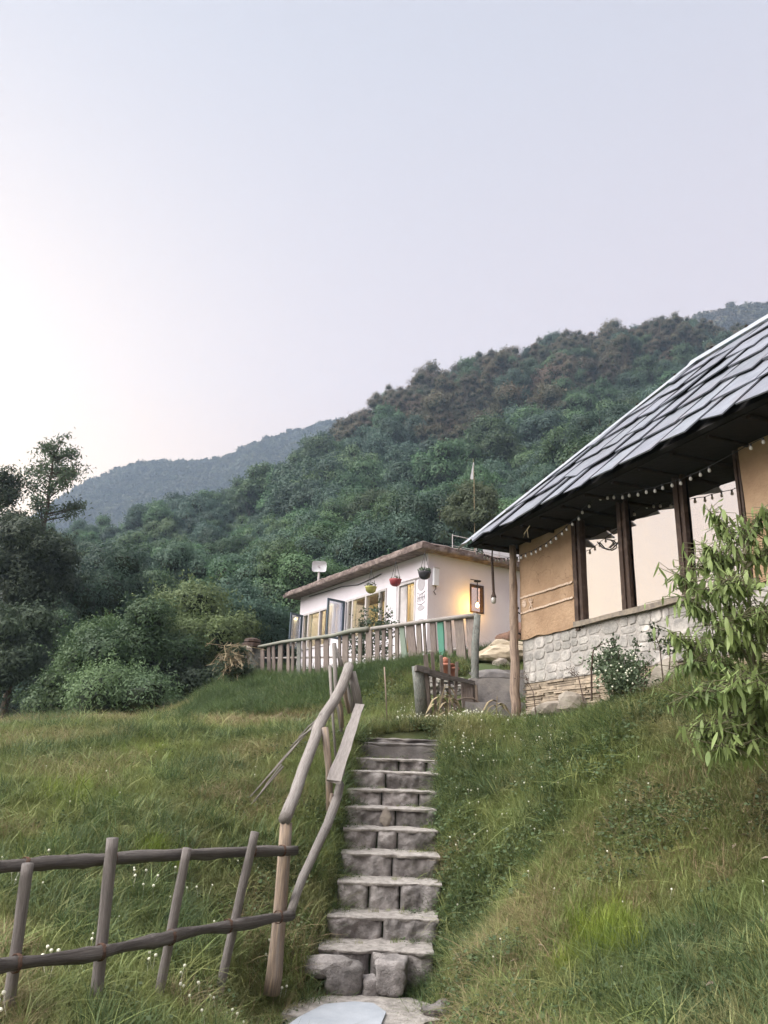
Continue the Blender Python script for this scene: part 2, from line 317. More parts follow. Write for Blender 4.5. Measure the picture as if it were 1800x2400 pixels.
def nrand(x, y, s, seed=0): return np.array([noise.noise(Vector((a * s, b * s, seed))) for a, b in zip(np.ravel(x), np.ravel(y))]).reshape(np.shape(x))
def sheet(name, xs, ys, f, m, bump=0.0, bs=2.5):
    X, Y = np.meshgrid(xs, ys); Z = f(X, Y)
    if bump: Z = Z + nrand(X, Y, bs, 3) * bump
    V = np.c_[X.ravel(), Y.ravel(), Z.ravel()]; nx, ny = len(xs), len(ys)
    i = (np.arange(ny - 1)[:, None] * nx + np.arange(nx - 1)[None]).ravel()
    me = np_mesh(name, V, np.c_[i, i + 1, i + nx + 1, i + nx], m, True)
    return link(name, me)
gx = np.r_[[-3000, -1200, -500, -200, -90], np.arange(-40, -14, 2.0), np.arange(-14, -5, .5), np.arange(-5, 4.2, .11), np.arange(4.2, 12, .5), np.arange(12, 40, 2.5), [90, 200, 500, 1200, 3000]]
gy = np.r_[[-3000, -1000, -300, -80, -30], np.arange(-12, 2, 1.0), np.arange(2, 14, .12), np.arange(14, 32, .3), np.arange(32, 60, 2.5), [90, 200, 500, 1200, 3000]]
tag(sheet('ground', gx, gy, gz, m_ground, .05, 1.7), kind='structure')

hp = [tuple(P(*q)) for q in (
    (-400, 1800, 40), (0, 1770, 40), (300, 1690, 42), (600, 1640, 45), (900, 1560, 50), (1200, 1480, 55), (1500, 1350, 60), (1800, 1250, 60), (2200, 1200, 60),
    (-400, 1600, 70), (0, 1560, 70), (300, 1500, 75), (600, 1410, 85), (900, 1320, 95), (1200, 1230, 105), (1500, 1130, 112), (1800, 1080, 112), (2200, 1000, 112),
    (-400, 1430, 105), (0, 1400, 110), (300, 1345, 120), (600, 1250, 140), (900, 1130, 155), (1200, 1020, 165), (1500, 960, 172), (1800, 940, 172), (2200, 860, 172),
    (-400, 1370, 140), (0, 1340, 145), (200, 1310, 150), (450, 1262, 165), (600, 1215, 182), (720, 1145, 198), (800, 1085, 205), (900, 1015, 212), (1050, 945, 222), (1180, 905, 228), (1300, 882, 232), (1450, 858, 238), (1590, 842, 240), (1700, 860, 240), (1900, 840, 240), (2200, 800, 240))]
hp += [(-100, 260, 30), (-40, 280, 45), (0, 290, 80), (60, 300, 95), (120, 310, 100), (200, 300, 100), (-120, 60, -20), (-120, 160, 0), (-20, 24, -8), (30, 24, -4), (70, 30, 5)]
hillf = tps_fit(hp, 1e-3)
tag(sheet('hill', np.arange(-150, 210, 5.0), np.arange(24, 320, 5.0), hillf, m_hill, 1.2, .05), kind='structure')
def ridge(name, pts, Yc, nx=90, ny=36, back=.25):
    """a far ridge: skyline points surveyed at distance Yc, slopes down towards the valley in front and away behind"""
    xs = np.linspace(pts[0][0], pts[-1][0], nx); sk = np.interp(xs, [p[0] for p in pts], [p[1] for p in pts])
    V = []
    for j in range(ny):
        q = j / (ny - 1)
        for x, s in zip(xs, sk):
            if q < .8:
                u = q / .8; top = P(x, s, Yc); fo = P(x, s, Yc * .55); z = top.z * (u ** .9) + (-16) * (1 - u ** .9); yy = Yc * (.55 + .45 * u); p = Vector((top.x / Yc * yy, yy, z))
            else:
                u = (q - .8) / .2; top = P(x, s, Yc); yy = Yc * (1 + back * u); p = Vector((top.x / Yc * yy, yy, top.z * (1 - .6 * u)))
            r_ = noise.noise(Vector((p.x * .006, p.y * .006, 5))) * Yc * .03 * min(1, 3 * abs(q - .8) + .05)
            V.append((p.x, p.y, p.z + r_))
    i = (np.arange(ny - 1)[:, None] * nx + np.arange(nx - 1)[None]).ravel()
    o = link(name, np_mesh(name, V, np.c_[i, i + 1, i + nx + 1, i + nx], m_hill, True)); tag(o, kind='structure')
    return np.array(V).reshape(ny, nx, 3)
RB = ridge('far_hill', [(-500, 1420), (-200, 1330), (0, 1262), (150, 1182), (200, 1146), (262, 1118), (330, 1098), (400, 1090), (480, 1094), (540, 1076), (640, 1034), (760, 1000), (870, 992), (1000, 960), (1400, 900)], 760)
RC = ridge('distant_hill', [(1300, 960), (1450, 860), (1590, 792), (1640, 758), (1700, 738), (1760, 730), (1860, 728), (2000, 760), (2300, 800)], 520)

# ------------------------------------------------------------------ haze
hz = MB(); hz.box((-900, -40, -18), (900, 1010, 520))
hm = bpy.data.materials.new('haze_air'); hm.use_nodes = True; t = hm.node_tree; t.nodes.remove(t.nodes['Principled BSDF'])
pv = N('ShaderNodeVolumePrincipled', t); pv.inputs['Color'].default_value = (.56, .74, .98, 1); pv.inputs['Density'].default_value = HAZE = 0.00052; pv.inputs['Anisotropy'].default_value = .2
t.links.new(pv.outputs[0], t.nodes['Material Output'].inputs['Volume'])
tag(hz.obj('haze', hm), kind='stuff')

# ================================================================== mud hut
W0 = P(1227, 1655, 12.2); haz = R(-21.5)
hd = Vector((math.sin(haz), math.cos(haz), 0)); hn = Vector((-hd.y, hd.x, 0))       # hd runs away from us, hn points out of the wall
hrot = math.atan2(-hd.y, -hd.x)
hut = empty('mud_hut', (W0.x, W0.y, 0), hrot, 'ochre mud-plastered hut on a stone plinth under a steep grey slate roof', 'hut')
def hl(px, py, out=0.0):
    p = on_plane(px, py, W0 + hn * out, hn); return (p - W0).dot(-hd), p.z
def hw(t, s, z): return Vector((W0.x, W0.y, 0)) - hd * t - hn * s + Vector((0, 0, z))
T1, T2 = 0.02, 7.2
ZB, ZM, ZS, ZE = 2.3, 2.83, 3.50, 5.08
def part(name, lo, hi, m, par, j=0): b = MB(); b.box(lo, hi, j); return b.obj(name, m, par)
part('foundation', (T1, .03, ZB - 1.2), (T2, 4.0, ZM), m_stem, hut)
pl = part('plinth', (T1, 0, ZM), (T2, 4.0, ZS), m_mortar, hut)
tf = hl(1350, 1400)[0]
def grid_wall(name, t0, t1, z0, z1, m, par, amp=.012, s=0.0, n=26):
    b = MB(); k = max(3, int((z1 - z0) / .08)); V = []
    for j in range(k + 1):
        for i in range(n + 1):
            t = t0 + (t1 - t0) * i / n; z = z0 + (z1 - z0) * j / k
            if j == 0: z += .03 * noise.noise(Vector((t * 3, 0, 4)))
            V.append((t, s + amp * noise.noise(Vector((t * 2.3, z * 2.3, 1))) - amp * .4 - .03, z))
    m0 = len(V); b.add(V, [(j * (n + 1) + i, j * (n + 1) + i + 1, (j + 1) * (n + 1) + i + 1, (j + 1) * (n + 1) + i) for j in range(k) for i in range(n)])
    b.box((t0, s + .0, z0), (t1, s + .25, z1)); return b.obj(name, m, par, False)
mw = grid_wall('mud_wall', T1 + .01, tf, ZS + .003, ZE + .35, m_mud, hut)
mw['label'] = 'cracked ochre mud plaster panel with painted white lines'
T_R = hl(1742, 1150)[0]
grid_wall('mud_wall', T_R + .03, T2, ZS + .003, ZE + .35, m_mud, hut)
part('end_wall', (T1, .26, ZS + .003), (T1 + .22, 4.0, ZE + .3), m_mud, hut)
part('back_wall', (T1 + .23, 3.8, ZS + .003), (T2, 4.0, ZE + .3), m_mud, hut)
part('near_wall', (T2 + .003, 0.0, ZB), (T2 + .2, 4.0, ZE + .3), m_mud, hut)
# limewashed lines and small painted figures on the mud panel (paint, slightly proud)
def ribbon(b, pts, w, s=-.055):
    for (a, c) in zip(pts[:-1], pts[1:]):
        a2, c2 = Vector((a[0], 0, a[1])), Vector((c[0], 0, c[1])); d = (c2 - a2).normalized() * w * .4; n_ = Vector((-(c2 - a2).z, 0, (c2 - a2).x)).normalized() * w / 2
        q = [a2 - d - n_, c2 + d - n_, c2 + d + n_, a2 - d + n_]
        b.add([(v.x, s, v.z) for v in q] + [(v.x, s + .012, v.z) for v in q], [(0, 1, 2, 3), (7, 6, 5, 4), (0, 4, 5, 1), (1, 5, 6, 2), (2, 6, 7, 3), (3, 7, 4, 0)])
for (zA, zB) in ((hl(1228, 1402)[1], hl(1345, 1366)[1]), (hl(1228, 1438)[1], hl(1345, 1402)[1])):
    b = MB(); ribbon(b, [(.06 + (tf - .08) * i / 22, zA + (zB - zA) * i / 22 + random.uniform(-.005, .005)) for i in range(23)], .028); b.obj('painted_line', m_mudpale, mw)
b = MB(); c_t, c_z = hl(1231, 1417)
c_t += .05
for k in range(12):
    a = k * math.pi / 6; ribbon(b, [(c_t + .012 * math.cos(a), c_z + .012 * math.sin(a)), (c_t + .06 * math.cos(a), c_z + .06 * math.sin(a))], .013)
b.obj('painted_sun', m_mudpale, mw)
b = MB(); ft, fz = hl(1246, 1418)
for pts in ([(0, .03), (0, -.02)], [(0, .03), (-.04, .05), (-.04, .09)], [(0, .03), (.045, .03), (.05, .07)], [(0, -.02), (-.04, -.06), (-.03, -.1)], [(0, -.02), (.035, -.05), (.05, -.1)], [(0, .04), (0.005, .09)], [(-.03, .045), (.03, -.015)]):
    ribbon(b, [(ft + .05 + x, fz + z) for x, z in pts], .014)
b.obj('painted_figure', m_mudpale, mw)

# masonry of the plinth: uneven dressed stones
def stone_mesh(w, h, d, seed, jit=.1, n=10):
    r = random.Random(seed); o = []
    for k in range(n):
        a = 2 * math.pi * (k + .5) / n; ca, sa = math.cos(a), math.sin(a); m_ = (abs(ca) ** 5 + abs(sa) ** 5) ** .2
        q = 1 + r.uniform(-jit, jit * .3)
        o.append((ca / m_ * w / 2 * q, sa / m_ * h / 2 * q))
    V = [(x, 0, z) for x, z in o] + [(x * .97, -d * .65, z * .96) for x, z in o] + [(x * .8, -d * r.uniform(.85, 1.1), z * .8) for x, z in o] + [(r.uniform(-.1, .1) * w, -d * 1.05, r.uniform(-.1, .1) * h)]
    f = [(k, (k + 1) % n, n + (k + 1) % n, n + k) for k in range(n)] + [(n + k, n + (k + 1) % n, 2 * n + (k + 1) % n, 2 * n + k) for k in range(n)] + [(2 * n + k, 2 * n + (k + 1) % n, 3 * n) for k in range(n)]
    b = MB(); b.add(V, f); return b
rr = random.Random(4)
def ashlar(t0, t1, z0, z1):
    w, h = t1 - t0, z1 - z0; mw_ = rr.uniform(.28, .5); mh = rr.uniform(.17, .27)
    if w > mw_ and w / mw_ >= h / mh: c = t0 + w * rr.uniform(.36, .64) if w < 1.2 else t0 + w * rr.uniform(.45, .55); ashlar(t0, c, z0, z1); ashlar(c, t1, z0, z1); return
    if h > mh: c = z0 + h * rr.uniform(.4, .6); ashlar(t0, t1, z0, c); ashlar(t0, t1, c, z1); return
    b = stone_mesh(w * .95, h * .94, rr.uniform(.004, .013), rr.random(), .15); o = b.obj('stone', m_stone, pl); o.location = ((t0 + t1) / 2, -.002, (z0 + z1) / 2); o.rotation_euler = (0, rr.uniform(-.05, .05), 0)
ashlar(T1 + .01, 1.3, ZM, ZS); ashlar(1.3, 6.3, ZM, ZS)
# thin strips of slate stacked dry below
fd = [c for c in hut.children if c.name.startswith('foundation')][0]
z = ZB + .06; k = 0
while z < ZM - .02:
    h = rr.uniform(.022, .038); t = T1 + rr.uniform(0, .1)
    while t < 5.2:
        w = rr.uniform(.18, .62)
        b = MB(); b.box((-w / 2, -rr.uniform(.0, .045), -h * .42), (w / 2, .05, h * .42), .004); o = b.obj('stone_strip', m_strip, fd)
        o.location = (t + w / 2, .02, z + h / 2); o.rotation_euler = (0, rr.uniform(-.02, .02), 0); t += w * rr.uniform(.98, 1.03)
    z += h
# window wall
b = MB(); b.board((tf, -.02, ZS + .035), (T_R + .1, -.02, ZS + .035), .065, .1, (0, 0, 1), 14, .006); b.obj('window_sill', m_sillw, hut)
frames = [(tf, hl(1369, 1400)[0]), (hl(1455, 1300)[0], hl(1481, 1300)[0]), (hl(1588, 1220)[0], hl(1617, 1220)[0]), (T_R - .06, T_R + .03)]
for i, (a, c) in enumerate(frames):
    b = MB(); ztop = ZE + .3
    c = a + (c - a) * (1.0 if i == 0 else .78)
    b.box((a, -.035, ZS - .05 if i == 0 else ZS + .07), (a + (c - a) * .45, .03, ztop), .003)
    b.box((a + (c - a) * .47, -.01, ZS - .02 if i == 0 else ZS + .07), (a + (c - a) * .72, .03, ztop), .003)
    b.box((a + (c - a) * .74, -.03, ZS - .02 if i == 0 else ZS + .07), (c, .03, ztop), .003)
    b.obj('window_post', m_darkwood, hut)
for (a, c) in ((frames[0][1], frames[1][0]), (frames[1][1], frames[2][0]), (frames[2][1], frames[3][0])):
    n = 6; b = MB(); V = [(a + (c - a) * i / n, .02 + .0012 * math.sin(i * 1.7) + .0012 * math.sin(j * 2.3), ZS + .068 + (ZE + .28 - ZS - .068) * j / 6) for j in range(7) for i in range(n + 1)]
    b.add(V, [(j * 7 + i, j * 7 + i + 1, (j + 1) * 7 + i + 1, (j + 1) * 7 + i) for j in range(6) for i in range(6)]); b.obj('window_pane', m_pane, hut, True)
# a loop of cable taped inside the glass
# roof
roof = empty('roof'); roof.parent = hut
TT = hl(1095, 1279, .7)[0]; OV = .7; ZEV = 5.09; RIN = 2.72; TN = 8.2
def zr(inn): return ZEV + inn
def rp(t, inn, up=0): return (t, -OV + inn - up * .7071, zr(inn) + up * .7071)
b = MB()
def deck(b, lift, th):
    A = [(TT, 0), (TN, 0), (TN - RIN, RIN), (TT + RIN, RIN)]
    top = [rp(t, i, lift) for t, i in A]; bot = [rp(t, i, lift - th) for t, i in A]
    yb = -OV + 2 * RIN
    B = [(TT, yb, ZEV), (TN, yb, ZEV)]
    V = top + bot + B
    b.add(V, [(0, 1, 2, 3), (7, 6, 5, 4), (0, 4, 5, 1), (0, 3, 8), (1, 9, 2), (3, 2, 9, 8)])
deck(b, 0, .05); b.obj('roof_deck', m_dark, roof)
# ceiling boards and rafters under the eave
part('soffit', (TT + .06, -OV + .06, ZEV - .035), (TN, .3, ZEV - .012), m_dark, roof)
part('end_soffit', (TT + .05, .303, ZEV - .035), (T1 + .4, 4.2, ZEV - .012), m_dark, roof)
t = TT + .35
while t < 7:
    b = MB(); b.tube([(t, -OV + .1, ZEV - .05), (t + random.uniform(-.03, .03), .2, ZEV - .05)], random.uniform(.022, .03), 7, .2); b.obj('rafter', m_rafter, roof); t += random.uniform(.5, .65)
# slates, course by course up the slope; each a slab of its own, tilted and sliding over the one below
NC = 6; exp_ = RIN / NC
for c in range(NC):
    in0 = c * exp_ - (.07 if c == 0 else .03); in1 = in0 + exp_ * 1.45; t = TT + rr.uniform(-.35, .0) + in0 * .8
    while t < 6.7 - c * .12:
        w = rr.uniform(.5, .74); tl = rr.uniform(.0, .13); side_l = rr.uniform(0, .02); a0 = in0 + rr.uniform(-.03, .03)
        if t + w > TT + in0 + .08:
            cs = [(t + .02, a0 + tl), (t + w - .018, a0 - tl * .8), (t + w - .02, in1), (t + .022, in1)]
            th = rr.uniform(.012, .022); V = []
            skew = rr.uniform(-.02, .05)
            for lay in (0, 1):
                for q, (tt, ii) in enumerate(cs):
                    tt += skew * (1 if q > 1 else 0); ii = min(ii, RIN - .01); tt = max(tt, TT + ii + .02)
                    lift = (.06 if q < 2 else .008) + th * lay + rr.uniform(0, .008) + (side_l * 1.8 if q in (1, 2) else 0)
                    V.append(rp(tt, ii, lift))
            b = MB(); b.add(V, [(3, 2, 1, 0), (4, 5, 6, 7), (0, 1, 5, 4), (1, 2, 6, 5), (2, 3, 7, 6), (3, 0, 4, 7)]); b.obj('slate', m_slate, roof)
        t += w * rr.uniform(.97, 1.0)
# hip and ridge flashing
def strip(name, A, B, wv, up, seg):
    A, B, wv, up = map(Vector, (A, B, wv, up)); b = MB(); V = []
    for i in range(seg + 1):
        p = A.lerp(B, i / seg); j = .004 * math.sin(i * 2.1)
        V += [p - wv, p + up + up * j, p + wv * .02 + up, p + wv]
    b.add(V, [(i * 4 + k, i * 4 + k + 1, i * 4 + 5 + k, i * 4 + 4 + k) for i in range(seg) for k in range(3)]); return b.obj(name, m_metal, roof)
hipA = Vector(rp(TT - .04, -.06, .05)); hipB = Vector(rp(TT + RIN, RIN, .06))
fl1 = strip('hip_flashing', hipA, hipB, (.24, -.03, .018), (0, 0, .05), 8)
rgA = hipB + Vector((-.12, 0, .035)); rgB = Vector((TN - RIN, -OV + RIN, zr(RIN) + .09))
fl2 = strip('ridge_flashing', rgA, rgB, (0, -.13, -.125), (0, 0, .03), 8)
for k in range(6):
    p = hipA.lerp(hipB, .14 + k * .155); b = MB(); b.box(p + Vector((-.02, -.02, .03)), p + Vector((.02, .02, .062))); b.obj('fixing_block', m_rafter, fl1)
for k in range(4):
    p = rgA.lerp(rgB, .13 + k * .2); b = MB(); b.box(p + Vector((-.02, -.02, .025)), p + Vector((.02, .02, .055))); b.obj('fixing_block', m_rafter, fl2)
# corner post of the hut, a debarked trunk
b = MB(); pz0 = W0.z - .25
post_pts = [(-.02 + .012 * math.sin(i * 1.9), -.13 + .01 * math.sin(i * 2.3), pz0 + (ZEV - .03 - pz0) * i / 12) for i in range(13)]
b.tube(post_pts, [.078 - .022 * i / 12 + (.006 if i in (3, 7, 9) else 0) for i in range(13)], 12, .12)
b.obj('corner_post', mat('pale_debarked_trunk', (.34, .26, .2), (.22, .165, .13), 5, .85, .5, 16, (1.5, 12, 12), grain=True, c3=(.14, .1, .08), s3=2.5), hut, True)
# twig caught on the eave
# ---- floodlights on the post
for (px, py, sg) in ((1208, 1433, 'upper'), (1210, 1482, 'lower')):
    c = on_plane(px, py, W0 + hn * .14 + hd * .1, Vector((0, 1, 0)))
    f = empty('floodlight', c, 0, 'small black floodlight clamped to the hut post, the %s of two' % sg, 'floodlight', 'floodlights on the hut post')
    b = MB(); b.board((-.055, -.01, -.05), (.015, .02, .055) if sg == 'lower' else (.05, .0, .06), .03, .05, (1, 0, -.5), 1, 0); b.obj('lamp_head', m_black, f)
    b = MB(); b.tube([(0, 0, 0), (.06, .02, -.02), (.14, .04, -.06)], .011, 6); b.obj('bracket', m_black, f)

# ---- string of bulbs under the eave
cp = lambda x, y: (1200 + x / 3.318, 1100 + y / 3.318)
c2 = lambda x, y: (900 + x / 5.027, 1250 + y / 5.027)
OB = .36
b1 = [on_plane(*cp(x, y), W0 + hn * OB, hn) for x, y in ((72, 688), (108, 673), (152, 658), (187, 642), (222, 620), (268, 595), (303, 567), (343, 538), (390, 502), (425, 468), (470, 427), (520, 385), (547, 335), (600, 287), (687, 228), (743, 222), (792, 218), (860, 218), (912, 203), (980, 197), (1045, 177), (1112, 168), (1172, 145), (1245, 125), (1312, 108), (1389, 72), (1465, 42), (1535, 8))]
b1 += [on_plane(px, py, W0 + hn * OB, hn) for px, py in ((1760, 1050), (1789, 1036))]
b0 = [P(*c2(x, y), 12.55) for x, y in ((1095, 240), (1155, 230), (1187, 280), (1222, 293), (1275, 310), (1322, 318), (1357, 322), (1415, 323), (1460, 318), (1572, 308))]
sl = empty('string_light', b0[0], 0, 'long string of small clear bulbs hung under the hut eave', 'string light')
def loc(p): return Vector(p) - Vector(b0[0])
allb = b0 + b1
b = MB(); b.tube([loc(p) + Vector((0, 0, .045)) for p in allb], .0045, 5); b.obj('cord', m_black, sl)
bb = MB(); 
def lathe(b, prof, n=10, c=(0, 0, 0)):
    V = [(c[0] + r * math.cos(2 * math.pi * k / n), c[1] + r * math.sin(2 * math.pi * k / n), c[2] + z) for r, z in prof for k in range(n)]
    b.add(V, [(i * n + k, i * n + (k + 1) % n, (i + 1) * n + (k + 1) % n, (i + 1) * n + k) for i in range(len(prof) - 1) for k in range(n)])
lathe(bb, [(.001, -.026), (.014, -.02), (.019, -.005), (.015, .01), (.009, .02)], 8); bme = bb.mesh('bulb'); bme.materials.append(mat('frosty_bulb_glass', (.42, .41, .39), rough=.08, spec=1.0))
sb = MB(); lathe(sb, [(.011, .02), (.012, .045), (.001, .048)], 6); sme = sb.mesh('socket'); sme.materials.append(m_black)
for p in allb:
    o = link('bulb', bme, sl); o.location = loc(p); s_ = link('socket', sme, o)
# rope pendant lamp hanging from the hut's corner
p0 = P(1153, 1309, 12.35); p1 = P(1157, 1392, 12.35)
rp_ = empty('rope_pendant_lamp', p0, 0, 'unlit clear bulb on a thick brown rope below the hut roof tip', 'pendant lamp')
b = MB(); n = 44; dv = p1 - p0
for ph in (0, math.pi):
    b.tube([dv * (i / n) + Vector((.012 * math.cos(i * 1.05 + ph), .012 * math.sin(i * 1.05 + ph), 0)) for i in range(n + 1)], .014, 6)
b.obj('rope', m_blackrope, rp_)
b = MB(); lathe(b, [(.02, .03), (.028, 0), (.042, -.035), (.045, -.06), (.03, -.06)], 10, dv); b.obj('rope_collar', m_blackrope, rp_)
b = MB(); lathe(b, [(.034, -.06), (.04, -.09), (.04, -.12), (.028, -.155), (.001, -.165)], 10, dv); b.obj('bulb', bme.materials[0], rp_, True)
b = MB(); b.tube([(0, 0, 0), (.01, 0, ZEV - .04 - p0.z)], .012, 6); b.obj('hanger', m_blackrope, rp_)

# ================================================================== white house
C0 = P(1000, 1535, 20.5); hz_ = R(31.5)
ux = Vector((math.cos(hz_), math.sin(hz_), 0)); uy = Vector((-math.sin(hz_), math.cos(hz_), 0))
house = empty('white_house', (C0.x, C0.y, 0), hz_, 'small white flat-roofed house with long windows behind the picket fence', 'house')
def wl(px, py, out=0):
    p = on_plane(px, py, C0 - ux * out, ux); return (p - C0).dot(uy), p.z
def wr(px, py, out=0):
    p = on_plane(px, py, C0 - uy * out, uy); return (p - C0).dot(ux), p.z
k1 = lambda x, y: (600 + x / 2.37, 1200 + y / 2.37)
HB, HT = 3.7, 7.12; VL = wl(700, 1480)[0]; UR = 6.0
vd0, vd1 = wl(*k1(886, 500))[0], wl(*k1(790, 500))[0]      # door opening, near and far edge
vw0, vw1 = wl(*k1(725, 500))[0], wl(*k1(497, 570))[0]      # near window band
vo0, vo1 = wl(*k1(420, 600))[0], wl(*k1(262, 640))[0]      # far window band
zd = wl(*k1(840, 388))[1]; zw = wl(*k1(727, 424))[1]; zs = wl(*k1(385, 742))[1]
TH = .24
def wbox(name, v0, v1, z0, z1, m=m_white, x0=0.0, x1=TH): b = MB(); b.box((x0, v0, z0), (x1, v1, z1)); return b.obj(name, m, house)
wbox('corner_pier', 0, vd0, HB, HT)
wbox('wall_above_door', vd0, vd1, zd, HT)
wbox('pier', vd1, vw0, HB, HT)
wbox('wall_above_window', vw0, vw1, zw, HT)
wbox('wall_below_window', vw0, vw1, HB, zs)
wbox('pier', vw1, vo0, HB, HT)
wbox('wall_above_window', vo0, vo1, zw - .03, HT)
wbox('wall_below_window', vo0, vo1, HB, zs)
wbox('pier', vo1, VL, HB, HT)
us0, us1 = wr(1101, 1400)[0], wr(1133, 1400)[0]; zt, zb = wr(1117, 1371)[1], wr(1117, 1437)[1]
def rbox(name, u0, u1, z0, z1, m=m_white, y0=0.0, y1=TH): b = MB(); b.box((u0, y0, z0), (u1, y1, z1)); return b.obj(name, m, house)
rbox('side_wall', TH + .001, us0, HB, HT); rbox('side_wall', us1, UR, HB, HT); rbox('side_wall', us0, us1, zt, HT); rbox('side_wall', us0, us1, HB, zb)
rbox('end_wall', TH + .001, UR, HB, HT, m_white, VL - TH, VL); b = MB(); b.box((UR - TH, TH, HB), (UR, VL - TH, HT)); b.obj('back_wall', m_white, house)
b = MB(); b.box((TH, TH, HB), (UR - TH, VL - TH, HB + .45)); b.obj('floor_slab', m_cream, house)
b = MB(); b.box((2.6, TH, HB + .45), (2.7, VL - TH, HT - .02)); b.obj('partition', m_cream, house)
b = MB(); b.box((2.3, TH + .1, HB + .5), (2.55, vd1, HT - .5)); b.obj('dark_cupboard', m_darkwood, house)
b = MB(); b.box((TH, vd1 + .3, HB + .45), (2.6, vd1 + .38, HT - .02)); b.obj('partition', m_cream, house)
# flat concrete roof with a crumbling overhanging edge
b = MB(); OH = .46; nn = 70
def edge_slab(b, x0, y0, x1, y1, z0, z1):
    per = []
    for i in range(nn): per.append((x0, y1 + (y0 - y1) * i / nn))
    for i in range(nn): per.append((x0 + (x1 - x0) * i / nn, y0))
    for i in range(20): per.append((x1, y0 + (y1 - y0) * i / 20))
    for i in range(20): per.append((x1 + (x0 - x1) * i / 20, y1))
    V = []; lay = [(0, z0, .0), (.015, z0 + .04, .5), (0.02, z0 + .09, .8), (-.03, z0 + .1, .6), (-.015, z1 - .05, 1), (-.06, z1 - .02, 1)]
    cx, cy = (x0 + x1) / 2, (y0 + y1) / 2
    for (o, zz, jj) in lay:
        for k, (x, y) in enumerate(per):
            d = Vector((x - cx, y - cy)); d = Vector((math.copysign(1, d.x) if x in (x0, x1) else 0, math.copysign(1, d.y) if y in (y0, y1) else 0))
            j = noise.noise(Vector((x * 5, y * 5, zz * 9))) * .03 * jj
            V.append((x + d.x * (o + j), y + d.y * (o + j), zz + noise.noise(Vector((x * 3, y * 3, zz * 5 + 9))) * .028 * jj))
    n = len(per); f = [(l * n + k, l * n + (k + 1) % n, (l + 1) * n + (k + 1) % n, (l + 1) * n + k) for l in range(len(lay) - 1) for k in range(n)]
    f += [tuple(range(n - 1, -1, -1)), tuple((len(lay) - 1) * n + k for k in range(n))]
    b.add(V, f)
edge_slab(b, -OH, -OH * .8, UR + .3, VL + .5, HT, HT + .22); hroof = b.obj('roof_slab', m_slab, house)
# door: open leaf and dark doorway
b = MB(); b.box((-.02, vd0 - .0, HB + .45), (.1, vd0 + .06, zd)); b.box((-.02, vd1 - .06, HB + .45), (.1, vd1, zd)); b.box((-.02, vd0 + .06, zd - .07), (.1, vd1 - .06, zd - .0)); b.obj('door_frame', m_whitetrim, house)
dl = MB(); dm = (vd0 + vd1) / 2 + .05; dl.box((.03, dm, HB + .47), (.07, vd1 - .065, zd - .075)); door = dl.obj('door', m_whitetrim, house)
hb = MB(); hb.tube([(.03, dm + .05, HB + 1.5), (-.03, dm + .05, HB + 1.5), (-.03, dm + .16, HB + 1.5)], .012, 6); hb.obj('handle', m_black, door)
b = MB(); b.box((.1, vd0 + .06, HB + .47), (.106, dm, zd - .075)); b.obj('door_glass', m_hpane, house)
# windows: frame bars, panes, curtains
def bar(par, v0, v1, z0, z1, x0=-.03, x1=.08, m=m_whitetrim, name='frame_bar'):
    b = MB(); b.box((x0, v0, z0), (x1, v1, z1)); return b.obj(name, m, par)
def band(v0, v1, top, bars, curtains):
    w = empty('window'); w.parent = house
    bar(w, v0, v1, top - .06, top); bar(w, v0, v1, zs, zs + .06)
    for v in bars: bar(w, v - .035, v + .035, zs + .06, top - .06)
    ed = [v0] + list(bars) + [v1]
    for a, c in zip(ed[:-1], ed[1:]):
        if c - a > .12:
            b = MB(); b.box((.035, a + .03, zs + .06), (.041, c - .03, top - .06)); b.obj('pane', m_hpane, w)
    for (a, c, m) in curtains:
        b = MB(); n = 16; V = []
        for zz in (zs + .04, top - .03):
            for i in range(n + 1): V.append((.17 + .025 * math.sin(i * 2.1), a + (c - a) * i / n, zz))
        b.add(V, [(i, i + 1, n + 2 + i, n + 1 + i) for i in range(n)]); b.obj('curtain', m, w, True)
    return w
V1 = lambda x, y=560: wl(*k1(x, y))[0]
w1 = band(vw0, vw1, zw, [V1(722, 500) + 0.0, V1(688, 500), V1(612, 520), V1(538, 540), V1(512, 560)], [(vw0 + .02, V1(695, 500), m_red), (V1(530), vw1 - .02, m_curt)])
w2 = band(vo0, vo1, zw - .03, [V1(416), V1(357), V1(296)], [(vo0 + .04, V1(357) - .04, m_red), (V1(290), vo1 - .02, m_curt)])
# open casements swung outwards
def casement(vh, wdt, top, ang):
    c = empty('open_casement', (-.03, vh, 0), 0); c.parent = house; c.rotation_euler = (0, 0, ang)
    b = MB()
    for lo, hi in (((-wdt, 0, zs + .03), (-wdt + .07, .04, top)), ((-.07, 0, zs + .03), (0, .04, top)), ((-wdt + .07, 0, top - .07), (-.07, .04, top)), ((-wdt + .07, 0, zs + .03), (-.07, .04, zs + .1))): b.box(lo, hi)
    b.obj('casement_frame', m_bluef, c); b = MB(); b.box((-wdt + .07, .017, zs + .1), (-.07, .022, top - .07)); b.obj('casement_pane', glass('pale_pane', (.75, .8, .9), .5, .2), c)
casement(V1(497, 570), .72, zw - .02, R(12)); casement(V1(262, 640), .6, zw - .05, R(20))
